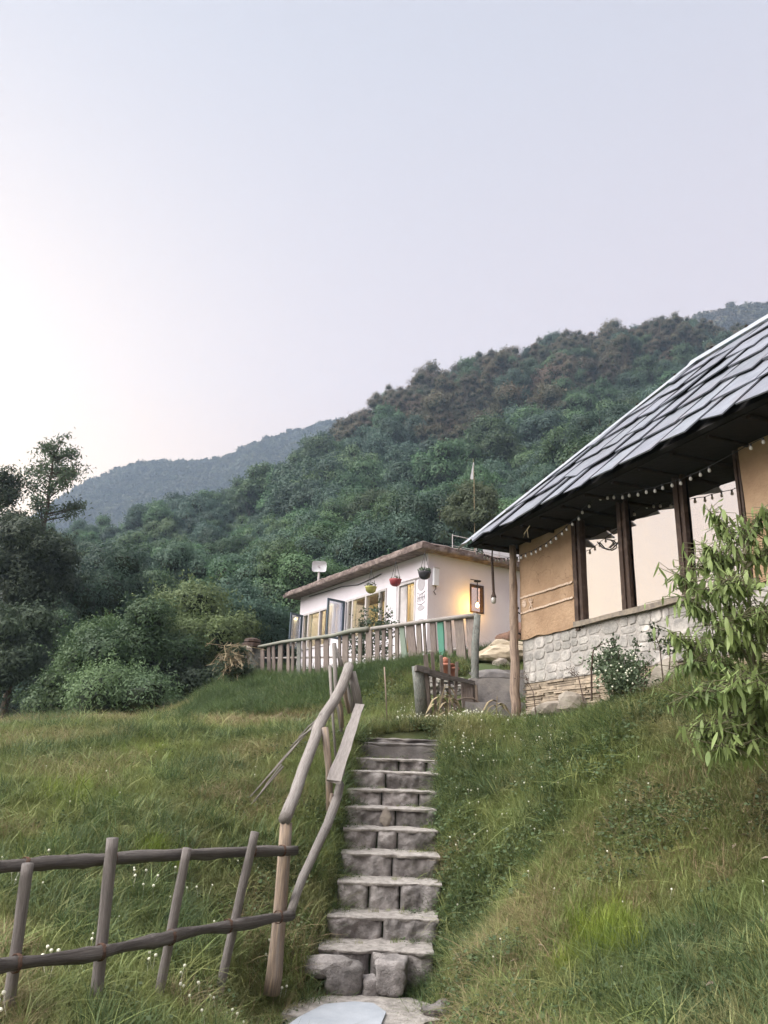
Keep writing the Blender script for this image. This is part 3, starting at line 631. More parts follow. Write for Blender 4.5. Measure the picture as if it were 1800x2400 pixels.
# warm light inside
for (x, v, e) in ((1.3, V1(600) + .3, 130), (1.1, V1(330), 25), (1.5, .9, 50)):
    ld = bpy.data.lights.new('room_lamp', 'POINT'); ld.energy = e; ld.color = (1, .78, .45); ld.shadow_soft_size = .08
    lo = bpy.data.objects.new('room_light', ld); COL.objects.link(lo); lo.parent = house; lo.location = (x, v, HT - .45)
    b = MB(); lathe(b, [(.001, -.06), (.05, -.045), (.065, 0), (.045, .05), (.02, .08)], 10, (x, v, HT - .36)); b.obj('room_bulb', emit('lit_room_bulb', (1, .8, .5), 14), house, True)
    b = MB(); b.tube([(x, v, HT - .3), (x, v, HT)], .008, 5); b.obj('room_bulb_cord', m_black, house)
# a shelf with odds and ends seen through the door
b = MB(); b.box((2.2, .5, HB + 1.3), (2.58, 2.4, HB + 1.34)); b.box((2.2, .5, HB + 1.75), (2.58, 2.4, HB + 1.79)); b.obj('shelf', m_darkwood, house)
# side window with dark frame
sw = empty('side_window'); sw.parent = house
b = MB()
for lo, hi in (((us0, -.02, zb), (us0 + .05, .1, zt)), ((us1 - .05, -.02, zb), (us1, .1, zt)), ((us0 + .05, -.02, zt - .06), (us1 - .05, .1, zt)), ((us0 + .05, -.02, zb), (us1 - .05, .1, zb + .04))): b.box(lo, hi)
b.obj('frame', m_darkwood, sw); b = MB(); b.box((us0 + .05, .04, zb + .04), (us1 - .05, .046, zt - .06)); b.obj('pane', glass('amber_pane', (.8, .6, .35), .5, .03), sw)
part('inner_sill', (us0 + .05, .3, zb), (us1 + .3, .6, zb + .3), m_cream, sw)
# painted motifs on the corner pier: grey ovals and line drawings
def motif_disc(v, z, rv, rz, seed):
    r = random.Random(seed); b = MB(); n = 18; q = [(rv * math.cos(2 * math.pi * k / n) * r.uniform(.93, 1.03), rz * math.sin(2 * math.pi * k / n) * r.uniform(.93, 1.03)) for k in range(n)]
    b.add([(-.008, v + a, z + c) for a, c in q] + [(.002, v + a, z + c) for a, c in q], [tuple(range(n)), *[(k, (k + 1) % n, n + (k + 1) % n, n + k) for k in range(n)]]); b.obj('painted_oval', m_grey, house)
for (x, y, rv, rz_) in ((919, 400, .2, .26), (916, 532, .19, .1), (914, 606, .19, .09)):
    v, z = wl(*k1(x, y)); motif_disc(v, z, rv * .9, rz_ * .75, x + y)
b = MB(); v, z = wl(*k1(917, 477))
def wline(b, pts, w):
    for a, c in zip(pts[:-1], pts[1:]): b.board((-.006, a[0], a[1]), (-.006, c[0], c[1]), w, .01, (0, 1, .01) if abs(a[1] - c[1]) > abs(a[0] - c[0]) else (0, .01, 1), 1, 0)
wline(b, [(v - .2 + .4 * i / 8, z + .17 - .06 * math.sin(math.pi * i / 8)) for i in range(9)], .014); wline(b, [(v - .2 + .4 * i / 8, z - .12 - .06 * math.sin(math.pi * i / 8)) for i in range(9)], .014)
for i in range(5):
    fx = v - .15 + .075 * i
    wline(b, [(fx, z + .05), (fx - .02, z), (fx, z - .05), (fx + .02, z - .1)], .012); wline(b, [(fx - .03, z + .03), (fx, z - .0), (fx + .03, z + .02)], .012); wline(b, [(fx - .012, z + .075), (fx + .012, z + .075)], .02)
b.obj('painted_dancers', mat('dark_grey_paint', (.2, .19, .2)), house)
# cable along the wall
b = MB(); b.tube([(-.03, v_, z_) for v_, z_ in (wl(*k1(x, y)) for x, y in ((700, 345), (640, 375), (570, 405), (480, 415), (400, 440), (300, 470)))], .014, 5); b.obj('cable', m_black, house)
b = MB(); b.tube([(-.03, v_, z_) for v_, z_ in (wl(*k1(x, y)) for x, y in ((786, 600), (787, 400), (890, 370), (960, 348)))], .016, 5); b.obj('drain_pipe', m_whitetrim, house)
# electricity box on the side wall
mb = empty('meter_box', C0 + ux * wr(1018, 1352)[0] + Vector((0, 0, wr(1018, 1352)[1] - C0.z)) - uy * .005, hz_, 'narrow white electrical box on the side wall near the corner', 'meter box')
b = MB(); b.box((-.07, -.09, -.25), (.09, 0, .22), .003); b.obj('casing', m_plastic, mb); b = MB(); b.tube([(0, -.05, -.25), (.02, -.05, -.33), (-.04, -.03, -.42), (.03, -.03, -.5)], .012, 6); b.obj('cable', m_black, mb)
b = MB(); b.box((-.08, -.1, .221), (.1, 0, .25), .002); b.obj('lid', m_whitetrim, mb)
# lit bulb hanging in front of the side window
pb = P(1119, 1418, 1); uu, zz = wr(1119, 1418, .3); 
wlamp = empty('hanging_lamp', C0 + ux * uu - uy * .3 + Vector((0, 0, zz - C0.z)), 0, 'glowing bare bulb on a thin dark rod before the small side window', 'lamp')
b = MB(); b.tube([(0, 0, .06), (0, 0, .68)], .014, 6); b.obj('rod', m_black, wlamp)
b = MB(); lathe(b, [(.1, .66), (.11, .68), (.02, .7), (.001, .72)], 12); b.obj('canopy', m_black, wlamp)
b = MB(); b.tube([(0, 0, .7), (-uy.x * -.3, -uy.y * -.3, .78)], .012, 6); b.obj('wall_bracket', m_black, wlamp)
b = MB(); lathe(b, [(.001, -.07), (.035, -.055), (.045, -.01), (.03, .035), (.016, .06)], 10); b.obj('bulb', m_warm, wlamp, True)
ld = bpy.data.lights.new('bulb_light', 'POINT'); ld.energy = 17; ld.color = (1, .55, .07); ld.shadow_soft_size = .06
lo = bpy.data.objects.new('bulb_light', ld); COL.objects.link(lo); lo.parent = wlamp; lo.location = (-.02, -.02, -.02)
# hanging pots
twig = MB()
def leaf_tuft(n, r, size, seed, up=.3):
    q = np.random.default_rng(seed); d = q.normal(size=(n, 3)); d /= np.linalg.norm(d, axis=1)[:, None]; d[:, 2] = np.abs(d[:, 2]) * 1.0 + up * .2
    c = d * r * q.uniform(.4, 1, (n, 1)) * np.array([1, 1, .8]); return leaf_quads(c, d, size, q)
def leaf_quads(c, d, size, q, asp=.55, curl=.0):
    n = len(c); d = d + q.normal(size=(n, 3)) * .45; d /= np.linalg.norm(d, axis=1)[:, None]
    a = np.cross(d, q.normal(size=(n, 3))); a /= np.linalg.norm(a, axis=1)[:, None] + 1e-9
    b_ = np.cross(d, a); s = size * q.uniform(.6, 1.3, (n, 1)); 
    # leaf lies in plane of (a, b_), d is its normal
    V = np.stack([c - a * s * .5, c + b_ * s * asp * .5, c + a * s * .5 + d * s * .15 * 0, c - b_ * s * asp * .5], 1).reshape(-1, 3)
    return V, np.arange(n * 4).reshape(n, 4)
for (x, y, m, kind, _k, nl, drp) in ((638, 430, m_potgreen, 'yellow green hanging bowl pot with a sparse plant outside the long window', 'g', 60, .5), (774, 390, m_potred, 'dusky red hanging bowl pot outside the house between window and door', 'r', 30, .5), (936, 350, m_potdark, 'dark hanging bowl pot with trailing plant at the house corner', 'd', 160, .65)):
    ov = .38; v, z = wl(*k1(x, y), ov); base = C0 - ux * ov + uy * v + Vector((0, 0, z - C0.z))
    pt = empty('hanging_pot', base, 0, kind, 'hanging pot', 'pots hanging under the house roof')
    b = MB(); rp0 = .165; lathe(b, [(.001, -.12), (.08, -.11), (.14, -.06), (rp0, .03), (rp0 + .015, .08), (rp0 - .02, .08), (rp0 - .03, .03), (.001, .02)], 14); b.obj('bowl', m, pt, True)
    b = MB(); top = HT - z
    for k in range(3):
        a = k * 2.09 + .4; b.tube([((rp0 - .01) * math.cos(a), (rp0 - .01) * math.sin(a), .07), (0, 0, min(top, .62))], .006, 4)
    b.tube([(0, 0, min(top, .62) - .01), (0, 0, top)], .006, 4); b.obj('hanger', m_black, pt)
    V, Fq = leaf_tuft(nl, .2, .07, x); V = V * np.array([1, 1, .9]) + np.array([0, 0, .08])
    link('leaves', np_mesh('leaves', V, Fq, m_dk if m is m_potdark else m_weed), pt)['kind'] = 'stuff'
# wifi dish on the far roof corner
dp = P(714, 1350, 1); dv0, dz0 = wl(712, 1385, 0.2)
dsh = empty('roof_antenna', C0 + uy * dv0 + ux * .35 + Vector((0, 0, HT + .27 - C0.z)), 0, 'white rectangular dish antenna on a short pole at the roof edge', 'antenna')
b = MB(); b.tube([(0, 0, -.05), (0, 0, .62)], .04, 8); b.obj('pole', m_whitetrim, dsh)
b = MB(); n = 20; rimv = []
for (s_, yo) in ((1, -.06), (1.0, -.02), (.85, .04), (.3, .07)):
    for k in range(n):
        a = 2 * math.pi * k / n; e = .35; x = math.copysign(abs(math.cos(a)) ** e, math.cos(a)) * .26 * s_; zz = math.copysign(abs(math.sin(a)) ** e, math.sin(a)) * .2 * s_; rimv.append((x, yo, zz + .8))
b.add(rimv, [(l * n + k, l * n + (k + 1) % n, (l + 1) * n + (k + 1) % n, (l + 1) * n + k) for l in range(3) for k in range(n)] + [tuple(3 * n + k for k in range(n))]); b.obj('dish', m_plastic, dsh)
b = MB(); b.tube([(0, .05, .78), (0, -.12, .78)], .02, 6); b.box((-.05, -.16, .75), (.05, -.12, .81)); b.obj('feed', m_grey, dsh)
# rail and white sheet on the roof behind the hut's eave
rl = empty('roof_railing', C0 + ux * 1.5 + uy * .9 + Vector((0, 0, HT + .27 - C0.z)), hz_, 'thin wire railing with a pale sheet on the white house roof', 'railing')
b = MB()
for k in range(5): b.tube([(k * .9, 0, 0), (k * .9, 0, .75)], .014, 5)
b.obj('rail_post', m_whitetrim, rl); b = MB(); b.tube([(0, 0, .72), (3.6, 0, .74)], .012, 5); b.tube([(0, 0, .4), (3.6, 0, .42)], .008, 5); b.obj('rail_wire', m_whitetrim, rl)
b = MB(); b.board((1.2, .03, .35), (3.5, .03, .3), .6, .015, (0, 0, 1), 10, .02); b.obj('pale_sheet', m_plastic, rl)

# ================================================================== picket fence on the terrace
FA, FB = P(1130, 1540, 15.3), P(560, 1590, 24)
fdv = Vector((FB.x - FA.x, FB.y - FA.y, 0)).normalized(); fnv = Vector((fdv.y, -fdv.x, 0))
if fnv.y > 0: fnv = -fnv          # towards the camera
def fp(px, py, out=0.0): return on_plane(px, py, FA + fnv * out, fnv)
pf = empty('picket_fence', FA, 0, 'long fence of grey and green uneven boards along the terrace before the white house', 'fence')
def L_(p, o): return Vector(p) - Vector(o)
pk = [(35, 24, 0), (70, 24, 0), (97, 18, 0), (136, 32, 0), (178, 18, 0), (205, 16, 0), (238, 24, 2), (270, 18, 0), (303, 18, 0), (343, 32, 0), (390, 32, 0), (465, 15, 0), (497, 34, 0), (541, 18, 0), (578, 20, 0), (627, 36, 0), (675, 26, 0), (710, 22, 0), (747, 20, 0), (782, 18, 0), (809, 28, 1), (855, 44, 0), (903, 27, 0), (934, 12, 0), (980, 30, 0), (1023, 30, 3), (1068, 24, 0), (1126, 46, 0), (1188, 44, 0)]
railc = [(-10, 753), (150, 722), (300, 703), (430, 686), (520, 662), (620, 650), (640, 648), (800, 627), (940, 607), (1080, 590), (1222, 572)]
rx = [a for a, _ in railc]; ry = [b_ for _, b_ in railc]
for (x, w, kind) in pk:
    yt = np.interp(x, rx, ry) + 8; lean = (x - 700) / 500 * 18 if x > 760 else random.uniform(-3, 3)
    if x in (855, 809): lean += 14
    yb = np.interp(x, [0, 400, 1000, 1200], [885, 862, 800, 805])
    a = fp(*k1(x + lean, yb)); c = fp(*k1(x, yt)); wd = w / 2.37 * proj(a)[2] / F * 1.6
    a = a - (c - a).normalized() * .35
    b = MB(); b.board(L_(a, FA), L_(c, FA), wd, .028, fdv, 4, .007, wd * random.uniform(.85, 1.0))
    o = b.obj('picket', {0: m_board, 1: m_gboard, 2: m_tealpost, 3: m_teal}[kind], pf)
    if kind == 3: o['label'] = 'bright green painted board'
b = MB(); pts = [L_(fp(*k1(x, y), .05), FA) for x, y in railc[:6]]; b.tube(pts, [.04, .045, .045, .05, .058, .062], 8, .18); b.obj('rail', m_railgreen, pf, True)
b = MB(); pts = [L_(fp(*k1(x, y), .04), FA) for x, y in railc[6:]]; b.tube(pts, [.045, .045, .045, .05, .05], 8, .15); b.obj('rail', m_log, pf, True)
b = MB(); b.tube([L_(fp(*k1(20, 760), -.05), FA) + Vector((0, 0, -.28)), L_(fp(*k1(700, 660), -.04), FA) + Vector((0, 0, -.6)), L_(fp(*k1(1215, 600), -.04), FA) + Vector((0, 0, -.55))], .03, 6, .2); b.obj('lower_rail', m_log, pf)
c7 = lambda x, y: (530 + x / 6.9125, 1480 + y / 6.9125)
cpost = fp(*c7(478, 600)); b = MB(); b.tube([L_(cpost, FA) - Vector((0, 0, .3)), L_(fp(*c7(470, 270)), FA)], [.17, .15], 9, .15); b.obj('corner_post', m_tealpost, pf, True)
# return of the fence, thin sticks under a plank
q0 = fp(*c7(420, 270)); q1 = P(*c7(180, 375), q0.y - 2.0)
b = MB(); b.board(L_(q0, FA), L_(q1, FA), .16, .05, (0, 0, 1), 3); b.obj('top_plank', m_railw, pf)
for i, x in enumerate((185, 215, 232, 258, 292, 325, 372, 392)):
    u = (x - 180) / 240; Yp = q1.y * (1 - u) + q0.y * u; a = P(*c7(x + (20 if x in (325,) else random.uniform(-8, 8)), 700 - u * 40), Yp); c = P(*c7(x, 372 - u * 105), Yp)
    b = MB(); b.tube([L_(a, FA) - Vector((0, 0, .3)), L_(c, FA)], .03 if x != 325 else .055, 6, .2); b.obj('stick', m_log, pf)
# stones and a bundle on the plank
for i, (x, y, s) in enumerate(((215, 345, .2), (280, 305, .16), (330, 285, .18), (410, 225, .34), (425, 150, .28))):
    c = P(*c7(x, y), q0.y - (.3 if x > 380 else 1.4))
    me_b = MB(); n = 10
    for lay, (zz, rr_) in enumerate(((-.5, .6), (-.3, 1), (.2, .95), (.5, .5))): me_b.v += [(s * rr_ * math.cos(k * 2 * math.pi / n) * random.uniform(.85, 1.05), s * .8 * rr_ * math.sin(k * 2 * math.pi / n), s * zz * .9 * (.6 if x > 380 else 1)) for k in range(n)]
    me_b.g = list(me_b.v); me_b.f = [(l * n + k, l * n + (k + 1) % n, (l + 1) * n + (k + 1) % n, (l + 1) * n + k) for l in range(3) for k in range(n)] + [tuple(range(n - 1, -1, -1)), tuple(3 * n + k for k in range(n))]
    o = me_b.obj('rubble_stone' if x < 400 else 'wood_bundle', m_rock if x < 400 else m_darkwood, None, False); o.location = c
    tag(o, ('pale stone lying on the plank at the far fence corner, %s of three' % ('outermost', 'middle', 'innermost')[i]) if x < 400 else ('flat brown bundle on the far fence corner post' if y > 200 else 'small brown basket topping the bundle at the far fence corner'), 'stone' if x < 400 else 'bundle')

# ================================================================== small picket gate by the steps
c3 = lambda x, y: (950 + x / 5.53, 1450 + y / 5.53)
YG = 12.9
def gp_(x, y, dy=0): return P(*c3(x, y), YG + (x - 130) / 760 * .5 + dy)
gate = empty('picket_gate', gp_(300, 1250), 0, 'low weathered picket gate with dark top rail at the head of the steps', 'gate')
GO = gate.location.copy()
b = MB(); b.tube([gp_(225, 1330) - GO, gp_(185, 900) - GO, gp_(165, 615) - GO], [.11, .1, .095], 9, .2); b.obj('gate_post', m_tealpost, gate, True)
b = MB(); b.board(gp_(295, 1330, -.06) - GO, gp_(245, 685, -.06) - GO, .11, .06, (1, 0, 0)); b.obj('gate_post', m_board, gate)
for (x0, y0, x1, y1, w) in ((320, 1300, 262, 460, .075), (400, 1250, 350, 440, .055), (490, 1250, 465, 478, .05), (575, 1250, 567, 522, .04), (640, 1260, 668, 560, .05), (820, 1260, 790, 815, .2), (895, 1260, 880, 830, .06)):
    b = MB(); b.board(gp_(x0, y0) - GO, gp_(x1, y1) - GO, w, .025, (1, 0.1, 0), 3, .005); b.obj('picket', m_board, gate)
b = MB(); b.board(gp_(135, 640, -.1) - GO, gp_(300, 680, -.1) - GO, .1, .09, (0, 0, 1), 2); b.board(gp_(290, 690, -.06) - GO, gp_(560, 765, -.06) - GO, .11, .05, (0, 0, 1), 3); b.board(gp_(540, 760, -.05) - GO, gp_(890, 832, -.05) - GO, .065, .05, (0, 0, 1), 3)
b.obj('top_rail', m_railw, gate)
b = MB(); b.tube([gp_(650, 1060, -.1) - GO, gp_(760, 1028, -.1) - GO, gp_(880, 1035, -.1) - GO, gp_(960, 1090, -.1) - GO], .016, 6, .2); b.obj('bent_branch', m_tanpost, gate)
b = MB(); b.tube([gp_(940, 1270, -.05) - GO, gp_(915, 860, -.05) - GO], .024, 6, .2); b.obj('thin_stake', m_tanpost, gate)
gpst = P(*c3(925, 1245), 13.7)
b = MB(); b.tube([(0, 0, -.3), P(1115, 1620, 13.75) - gpst, P(1112, 1570, 13.8) - gpst, P(1114, 1515, 13.9) - gpst, P(1119, 1441, 14.0) - gpst], [.078, .072, .07, .066, .06], 10, .5); o = b.obj('terrace_post', m_tealpost, None, True); o.location = gpst
tag(o, 'thick lichen-covered grey green post at the terrace corner behind the gate', 'post')

# ================================================================== retaining wall and side steps
YW = 13.9
rw = empty('retaining_wall', P(1055, 1670, YW), 0, 'low dry-stone retaining wall behind the picket gate', 'wall'); RO_ = rw.location.copy()
z0w, z1w = P(1055, 1690, YW).z - .3, P(1055, 1592, YW).z; xa, xb = P(1000, 1600, YW).x, P(1112, 1600, YW).x
b = MB(); b.box((xa - RO_.x, .05, z0w - RO_.z), (xb - RO_.x, .5, z1w - RO_.z), .01); b.obj('wall_core', m_mortar, rw)
z = z0w
while z < z1w - .03:
    h = rr.uniform(.09, .15); x = xa + rr.uniform(-.05, 0)
    while x < xb:
        w = rr.uniform(.14, .3); sb_ = stone_mesh(w * .93, h * .92, rr.uniform(.06, .12), rr.random(), .2); o = sb_.obj('stone', m_stone, rw); o.location = (x + w / 2 - RO_.x, .03, z + h / 2 - RO_.z); x += w
    z += h
# three cast steps climbing beside the hut
ss = empty('side_steps', P(1165, 1680, 13.3), 0, 'three broad grey concrete steps beside the hut post', 'steps'); SO = ss.location.copy()
def poly_prism(b, top, thick):
    top = [Vector(p) for p in top]; n = len(top); b.add(top + [p - Vector((0, 0, thick)) for p in top], [tuple(range(n)), tuple(range(2 * n - 1, n - 1, -1))] + [(k, n + k, n + (k + 1) % n, (k + 1) % n) for k in range(n)])
for (pa, pb, Ya, Yb, th) in (((1090, 1645), (1240, 1668), 13.0, 12.65, .8), ((1100, 1590), (1240, 1612), 13.6, 13.2, .9), ((1100, 1573), (1238, 1582), 14.8, 14.2, .5)):
    A = P(*pa, Ya); B = P(*pb, Yb); B.z = A.z; bk = Vector((.25, 1.3, 0)); b = MB()
    n = 6; fr = [A.lerp(B, i / n) + Vector((0, random.uniform(-.015, .015), random.uniform(-.01, .01))) for i in range(n + 1)]
    poly_prism(b, [p - SO for p in fr] + [B + bk - SO, A + bk - SO], th); b.obj('step', m_conc, ss)
# block and sacks above, soil heap by the house
def rock(name, c, s, m, label, cat, seed, group=None, sq=(1, 1, .7), rough=.35, sub=2, parent=None):
    import bmesh
    bm = bmesh.new(); bmesh.ops.create_icosphere(bm, subdivisions=sub, radius=1)
    for v in bm.verts:
        n_ = noise.noise(v.co * 1.1 + Vector((seed, 0, 0))) * rough * 1.6 + noise.noise(v.co * 2.6 + Vector((seed, 3, 0))) * rough * .6
        v.co *= (1 + n_); v.co.x *= s * sq[0]; v.co.y *= s * sq[1]; v.co.z *= s * sq[2]
    me = bpy.data.meshes.new(name); bm.to_mesh(me); bm.free(); o = link(name, me, parent, m); o.location = c
    return tag(o, label, cat, group) if label else o
rock('concrete_block', P(1165, 1592, 14.6), .5, m_conc, 'broad grey boulder on the top side step beside the hut', 'boulder', 3, sq=(1.15, .7, .38), rough=.12)
rock('sack', P(1182, 1533, 15.2), .42, m_tarp, 'crumpled beige sack on the bank between house and hut', 'sack', 8, sq=(1.15, .7, .42), rough=.3, sub=3)
rock('sack', P(1190, 1522, 15.6), .36, m_tarp, 'second beige sack, lying behind the crumpled one', 'sack', 12, sq=(1.2, .7, .5), rough=.3, sub=3)
rock('soil_heap', P(1275, 1545, 17.8), 1.05, m_dirt, 'heap of reddish brown soil against the white house wall', 'soil heap', 15, sq=(1.15, .9, .85), rough=.4, sub=5)
rock('boulder', P(1180, 1560, 15.0), .2, m_rock, 'small pale stone below the beige sacks', 'stone', 21)
# terracotta pots
for (x, y, s, lb) in ((545, 640, .11, 'tall terracotta pot with lid-like rim behind the gate pickets'), (625, 680, .085, 'low terracotta pot beside the tall one behind the gate')):
    c = P(*c3(x, y + 75), 13.95); c.z = z1w + .0
    b = MB(); lathe(b, [(.001, 0), (s * .8, 0), (s * 1.05, s * 2.1), (s * 1.2, s * 2.1), (s * 1.2, s * 2.5), (s * 1.02, s * 2.5), (s * .9, s * 2.2), (.001, s * 2.1)], 16); o = b.obj('flower_pot', m_terra, None, True); o.location = c; tag(o, lb, 'flower pot')
rock('potted_ball', P(*c3(515, 548), 13.95), .07, m_terra, 'small round clay ball on the tall terracotta pot', 'ornament', 5, sq=(1, 1, 1), rough=.05)

# ================================================================== the flight of steps
stair = empty('stone_staircase', STEPS[0], 0, 'flight of rough stone steps climbing between the grassy banks', 'staircase'); O0 = STEPS[0].copy()
lefts = [773, 792, 815, 822, 826, 829, 832, 836, 842, 848, 865]; rights = [990, 1003, 1012, 1008, 1006, 1004, 1010, 1016, 1020, 1030, 1033]
prev = P(925, 2335, 7.05)
def fbm(p): return noise.noise(p) + .5 * noise.noise(p * 2.1) + .25 * noise.noise(p * 4.3)
for i, (st, xl, xr) in enumerate(zip(STEPS, lefts, rights)):
    X0 = P(xl, STEP_Y[i], st.y).x - .1; X1 = P(xr, STEP_Y[i], st.y).x + .1; zt_ = st.z; zb_ = prev.z; rise = zt_ - zb_
    step = empty('step', (0, 0, 0)); step.parent = stair; plain = i >= 9
    # tread slab, worn and gravelly
    b = MB(); nx, ny = 26, 9; V = []; dep = .5
    th = .026
    def nose(x): return st.y + .06 * fbm(Vector((x * 3, i * 7.1, 0))) 
    for j in range(ny + 1):
        for k in range(nx + 1):
            x = X0 + (X1 - X0) * k / nx
            if j == 0: p = (x, nose(x) + .015, zt_ - th - .012 + .012 * fbm(Vector((x * 6, i, 2))))
            elif j == 1: p = (x, nose(x) - .008 + .012 * fbm(Vector((x * 9, i, 5))), zt_ - th * .5)
            elif j == 2: p = (x, nose(x) + .012, zt_ - .008 + .012 * fbm(Vector((x * 7, i, 3))))
            else: y = nose(x) + .012 + dep * (j - 2) / (ny - 2); p = (x, y, zt_ + .014 * fbm(Vector((x * 6, y * 6, 3))))
            V.append((Vector(p) - O0))
    b.add(V, [(j * (nx + 1) + k, j * (nx + 1) + k + 1, (j + 1) * (nx + 1) + k + 1, (j + 1) * (nx + 1) + k) for j in range(ny) for k in range(nx)]); b.obj('tread', m_conc if plain else m_tread, step, True)
    # riser stones standing under the tread
    cuts = {0: [.45], 1: [.5], 2: [.3, .6], 3: [.52], 4: [.36, .57], 5: [.55], 6: [.38, .78], 7: [.4], 8: [.52, .82], 9: [], 10: []}[i]
    ed = [0] + cuts + [1]
    back = MB(); back.box((X0 + .02 - O0.x, st.y + .07 - O0.y, zb_ - .3 - O0.z), (X1 - .02 - O0.x, st.y + .48 - O0.y, zt_ - .03 - O0.z)); back.obj('step_core', m_core, step)
    for a, c in zip(ed[:-1], ed[1:]):
        xa_, xb_ = X0 + (X1 - X0) * a + .006, X0 + (X1 - X0) * c - .006; w = xb_ - xa_; h = rise - th + .02; n1, n2 = max(8, int(w / .022)), 12; V = []
        sd = rr.random() * 50; hs = rr.uniform(.0, .02)
        for j in range(n2 + 1):
            for k in range(n1 + 1):
                u, v = k / n1, j / n2; e = min(u, 1 - u) * w; ez = min(v, 1 - v) * h; rd = max(0, 1 - e / .035) ** 2 * .05 + max(0, 1 - ez / .03) ** 2 * .025
                yy = st.y - .008 + hs + rd + (.006 if plain else .05) * (fbm(Vector((u * w * 6 + sd, v * h * 6, sd))) + .35 * fbm(Vector((u * w * 22 + sd, v * h * 22, sd))))
                V.append((xa_ + w * u - O0.x, yy - O0.y, zb_ - .06 + (h + .045) * v + (.0 if plain else .02 * noise.noise(Vector((u * 3, sd, v))) * (v < .99)) - O0.z))
        b = MB(); b.add(V, [(j * (n1 + 1) + k, j * (n1 + 1) + k + 1, (j + 1) * (n1 + 1) + k + 1, (j + 1) * (n1 + 1) + k) for j in range(n2) for k in range(n1)]); b.obj('riser_stone', m_conc if plain else m_step, step, True)
    prev = st
wedge = rock('wedge_stone', P(903, 1915, STEPS[5].y - .0) , .085, m_rock, None, None, 2, sq=(.75, .35, 1.35), rough=.25); wedge.parent = stair; wedge.location = P(903, 1915, STEPS[5].y + .0) - O0
# flagstone at the foot
fg = MB(); pts_px = [(640, 2415, 6.05), (700, 2375, 6.45), (760, 2352, 6.8), (830, 2348, 6.88), (875, 2352, 6.85), (905, 2368, 6.65), (890, 2400, 6.3), (860, 2440, 5.9), (700, 2460, 5.75)]
zf = P(820, 2350, 6.85).z; tp = [Vector((P(px, py, Y).x, Y, zf + .004 * math.sin(px))) for px, py, Y in pts_px]; cz = sum(tp, Vector()) / len(tp)
poly_prism(fg, [p - cz for p in reversed(tp)], .07); o = fg.obj('flagstone', m_flag, None); o.location = cz; tag(o, 'smooth pale blue-grey flagstone at the foot of the steps', 'flagstone')
gvl = MB(); n = 20; 
tp2 = [Vector((-.02 + .62 * math.cos(2 * math.pi * k / n) * (1 + .1 * math.sin(k * 3.1)), 6.75 + .42 * math.sin(2 * math.pi * k / n) * (1 + .12 * math.cos(k * 2.3)), zf - .02)) for k in range(n)]
poly_prism(gvl, tp2, .08); tag(gvl.obj('path', m_tread, None), kind='structure')
rock('boulder', Vector((.56, 6.75, zf - .05)), .15, m_step, 'rough brown stone at the right end of the flagstone', 'stone', 31, sq=(1, .9, .8))
def block(c, w, d, h, seed, label, rz=0, m=None):
    import bmesh
    bm = bmesh.new(); bmesh.ops.create_cube(bm, size=2); bmesh.ops.subdivide_edges(bm, edges=bm.edges[:], cuts=9, use_grid_fill=True)
    for v in bm.verts:
        p = v.co.copy(); L4 = (abs(p.x) ** 7 + abs(p.y) ** 7 + abs(p.z) ** 7) ** (1 / 7); p = p / L4; sd = Vector((seed, seed * 2, 0))
        k = 1 + .16 * noise.noise(p * 1.3 + sd) + .07 * noise.noise(p * 3.5 + sd) + .035 * noise.noise(p * 9 + sd); v.co = Vector((p.x * w / 2, p.y * d / 2, p.z * h / 2)) * k
    me = bpy.data.meshes.new('block'); bm.to_mesh(me); bm.free(); o = link('rough_block', me, None, m or m_step, True); o.location = c; o.rotation_euler = (0, 0, rz); return tag(o, label, 'stone')
block(P(806, 2292, 7.26), .31, .3, .24, 3.3, 'wide rough block at the left of the lowest riser, pale on top', .1)
block(P(918, 2285, 7.24), .25, .3, .25, 5.1, 'squarish rough block at the right of the lowest riser', -.12)
block(P(866, 2312, 7.22), .14, .2, .14, 7.7, 'small dark stone wedged between the two lowest rough blocks', .3)
rock('boulder', P(760, 2262, 7.25), .18, m_step, 'slanting flat grey stone half buried left of the lowest step', 'stone', 33, sq=(1.5, .7, .5), rough=.2)

# ================================================================== foreground log fence
cL = lambda x, y: (x / 2.37, 1900 + y / 2.37)
def YF(px): return float(np.interp(px, [-150, 0, 250, 420, 578, 690], [4.1, 4.5, 5.0, 5.5, 6.1, 6.6]))
lf = empty('log_fence', P(643, 2284, 6.6), 0, 'low log fence of two dark rails and leaning grey posts in the grass', 'fence'); LO = lf.location.copy()
def lp(px, py, dy=0): return P(px, py, YF(px) + dy) - LO
b = MB(); pts = [(-120, 2043), (0, 2033), (127, 2022), (249, 2013), (422, 2003), (578, 1996), (692, 1993)]
def dense(pts, f, k=4):
    o = []
    for (a, c) in zip(pts[:-1], pts[1:]):
        for i in range(k): q = i / k; o.append(f(a[0] + (c[0] - a[0]) * q, a[1] + (c[1] - a[1]) * q))
    o.append(f(*pts[-1])); return o
b.tube(dense(pts, lp, 5), [.033 + .003 * i / 31 + .006 * (i % 9 == 4) + .003 * (i % 7 == 2) for i in range(31)], 14, .32); b.obj('upper_rail', m_railw, lf, True)
b = MB(); pts = [(-120, 2270), (0, 2263), (127, 2248), (224, 2235), (295, 2219), (380, 2202), (464, 2180), (548, 2169), (633, 2153), (684, 2145)]
b.tube(dense(pts, lambda x, y: lp(x, y, -.09), 4), [.034 + .006 * math.sin(i * .7) + .006 * (i % 8 == 3) for i in range(37)], 14, .32); b.obj('lower_rail', m_railw, lf, True)
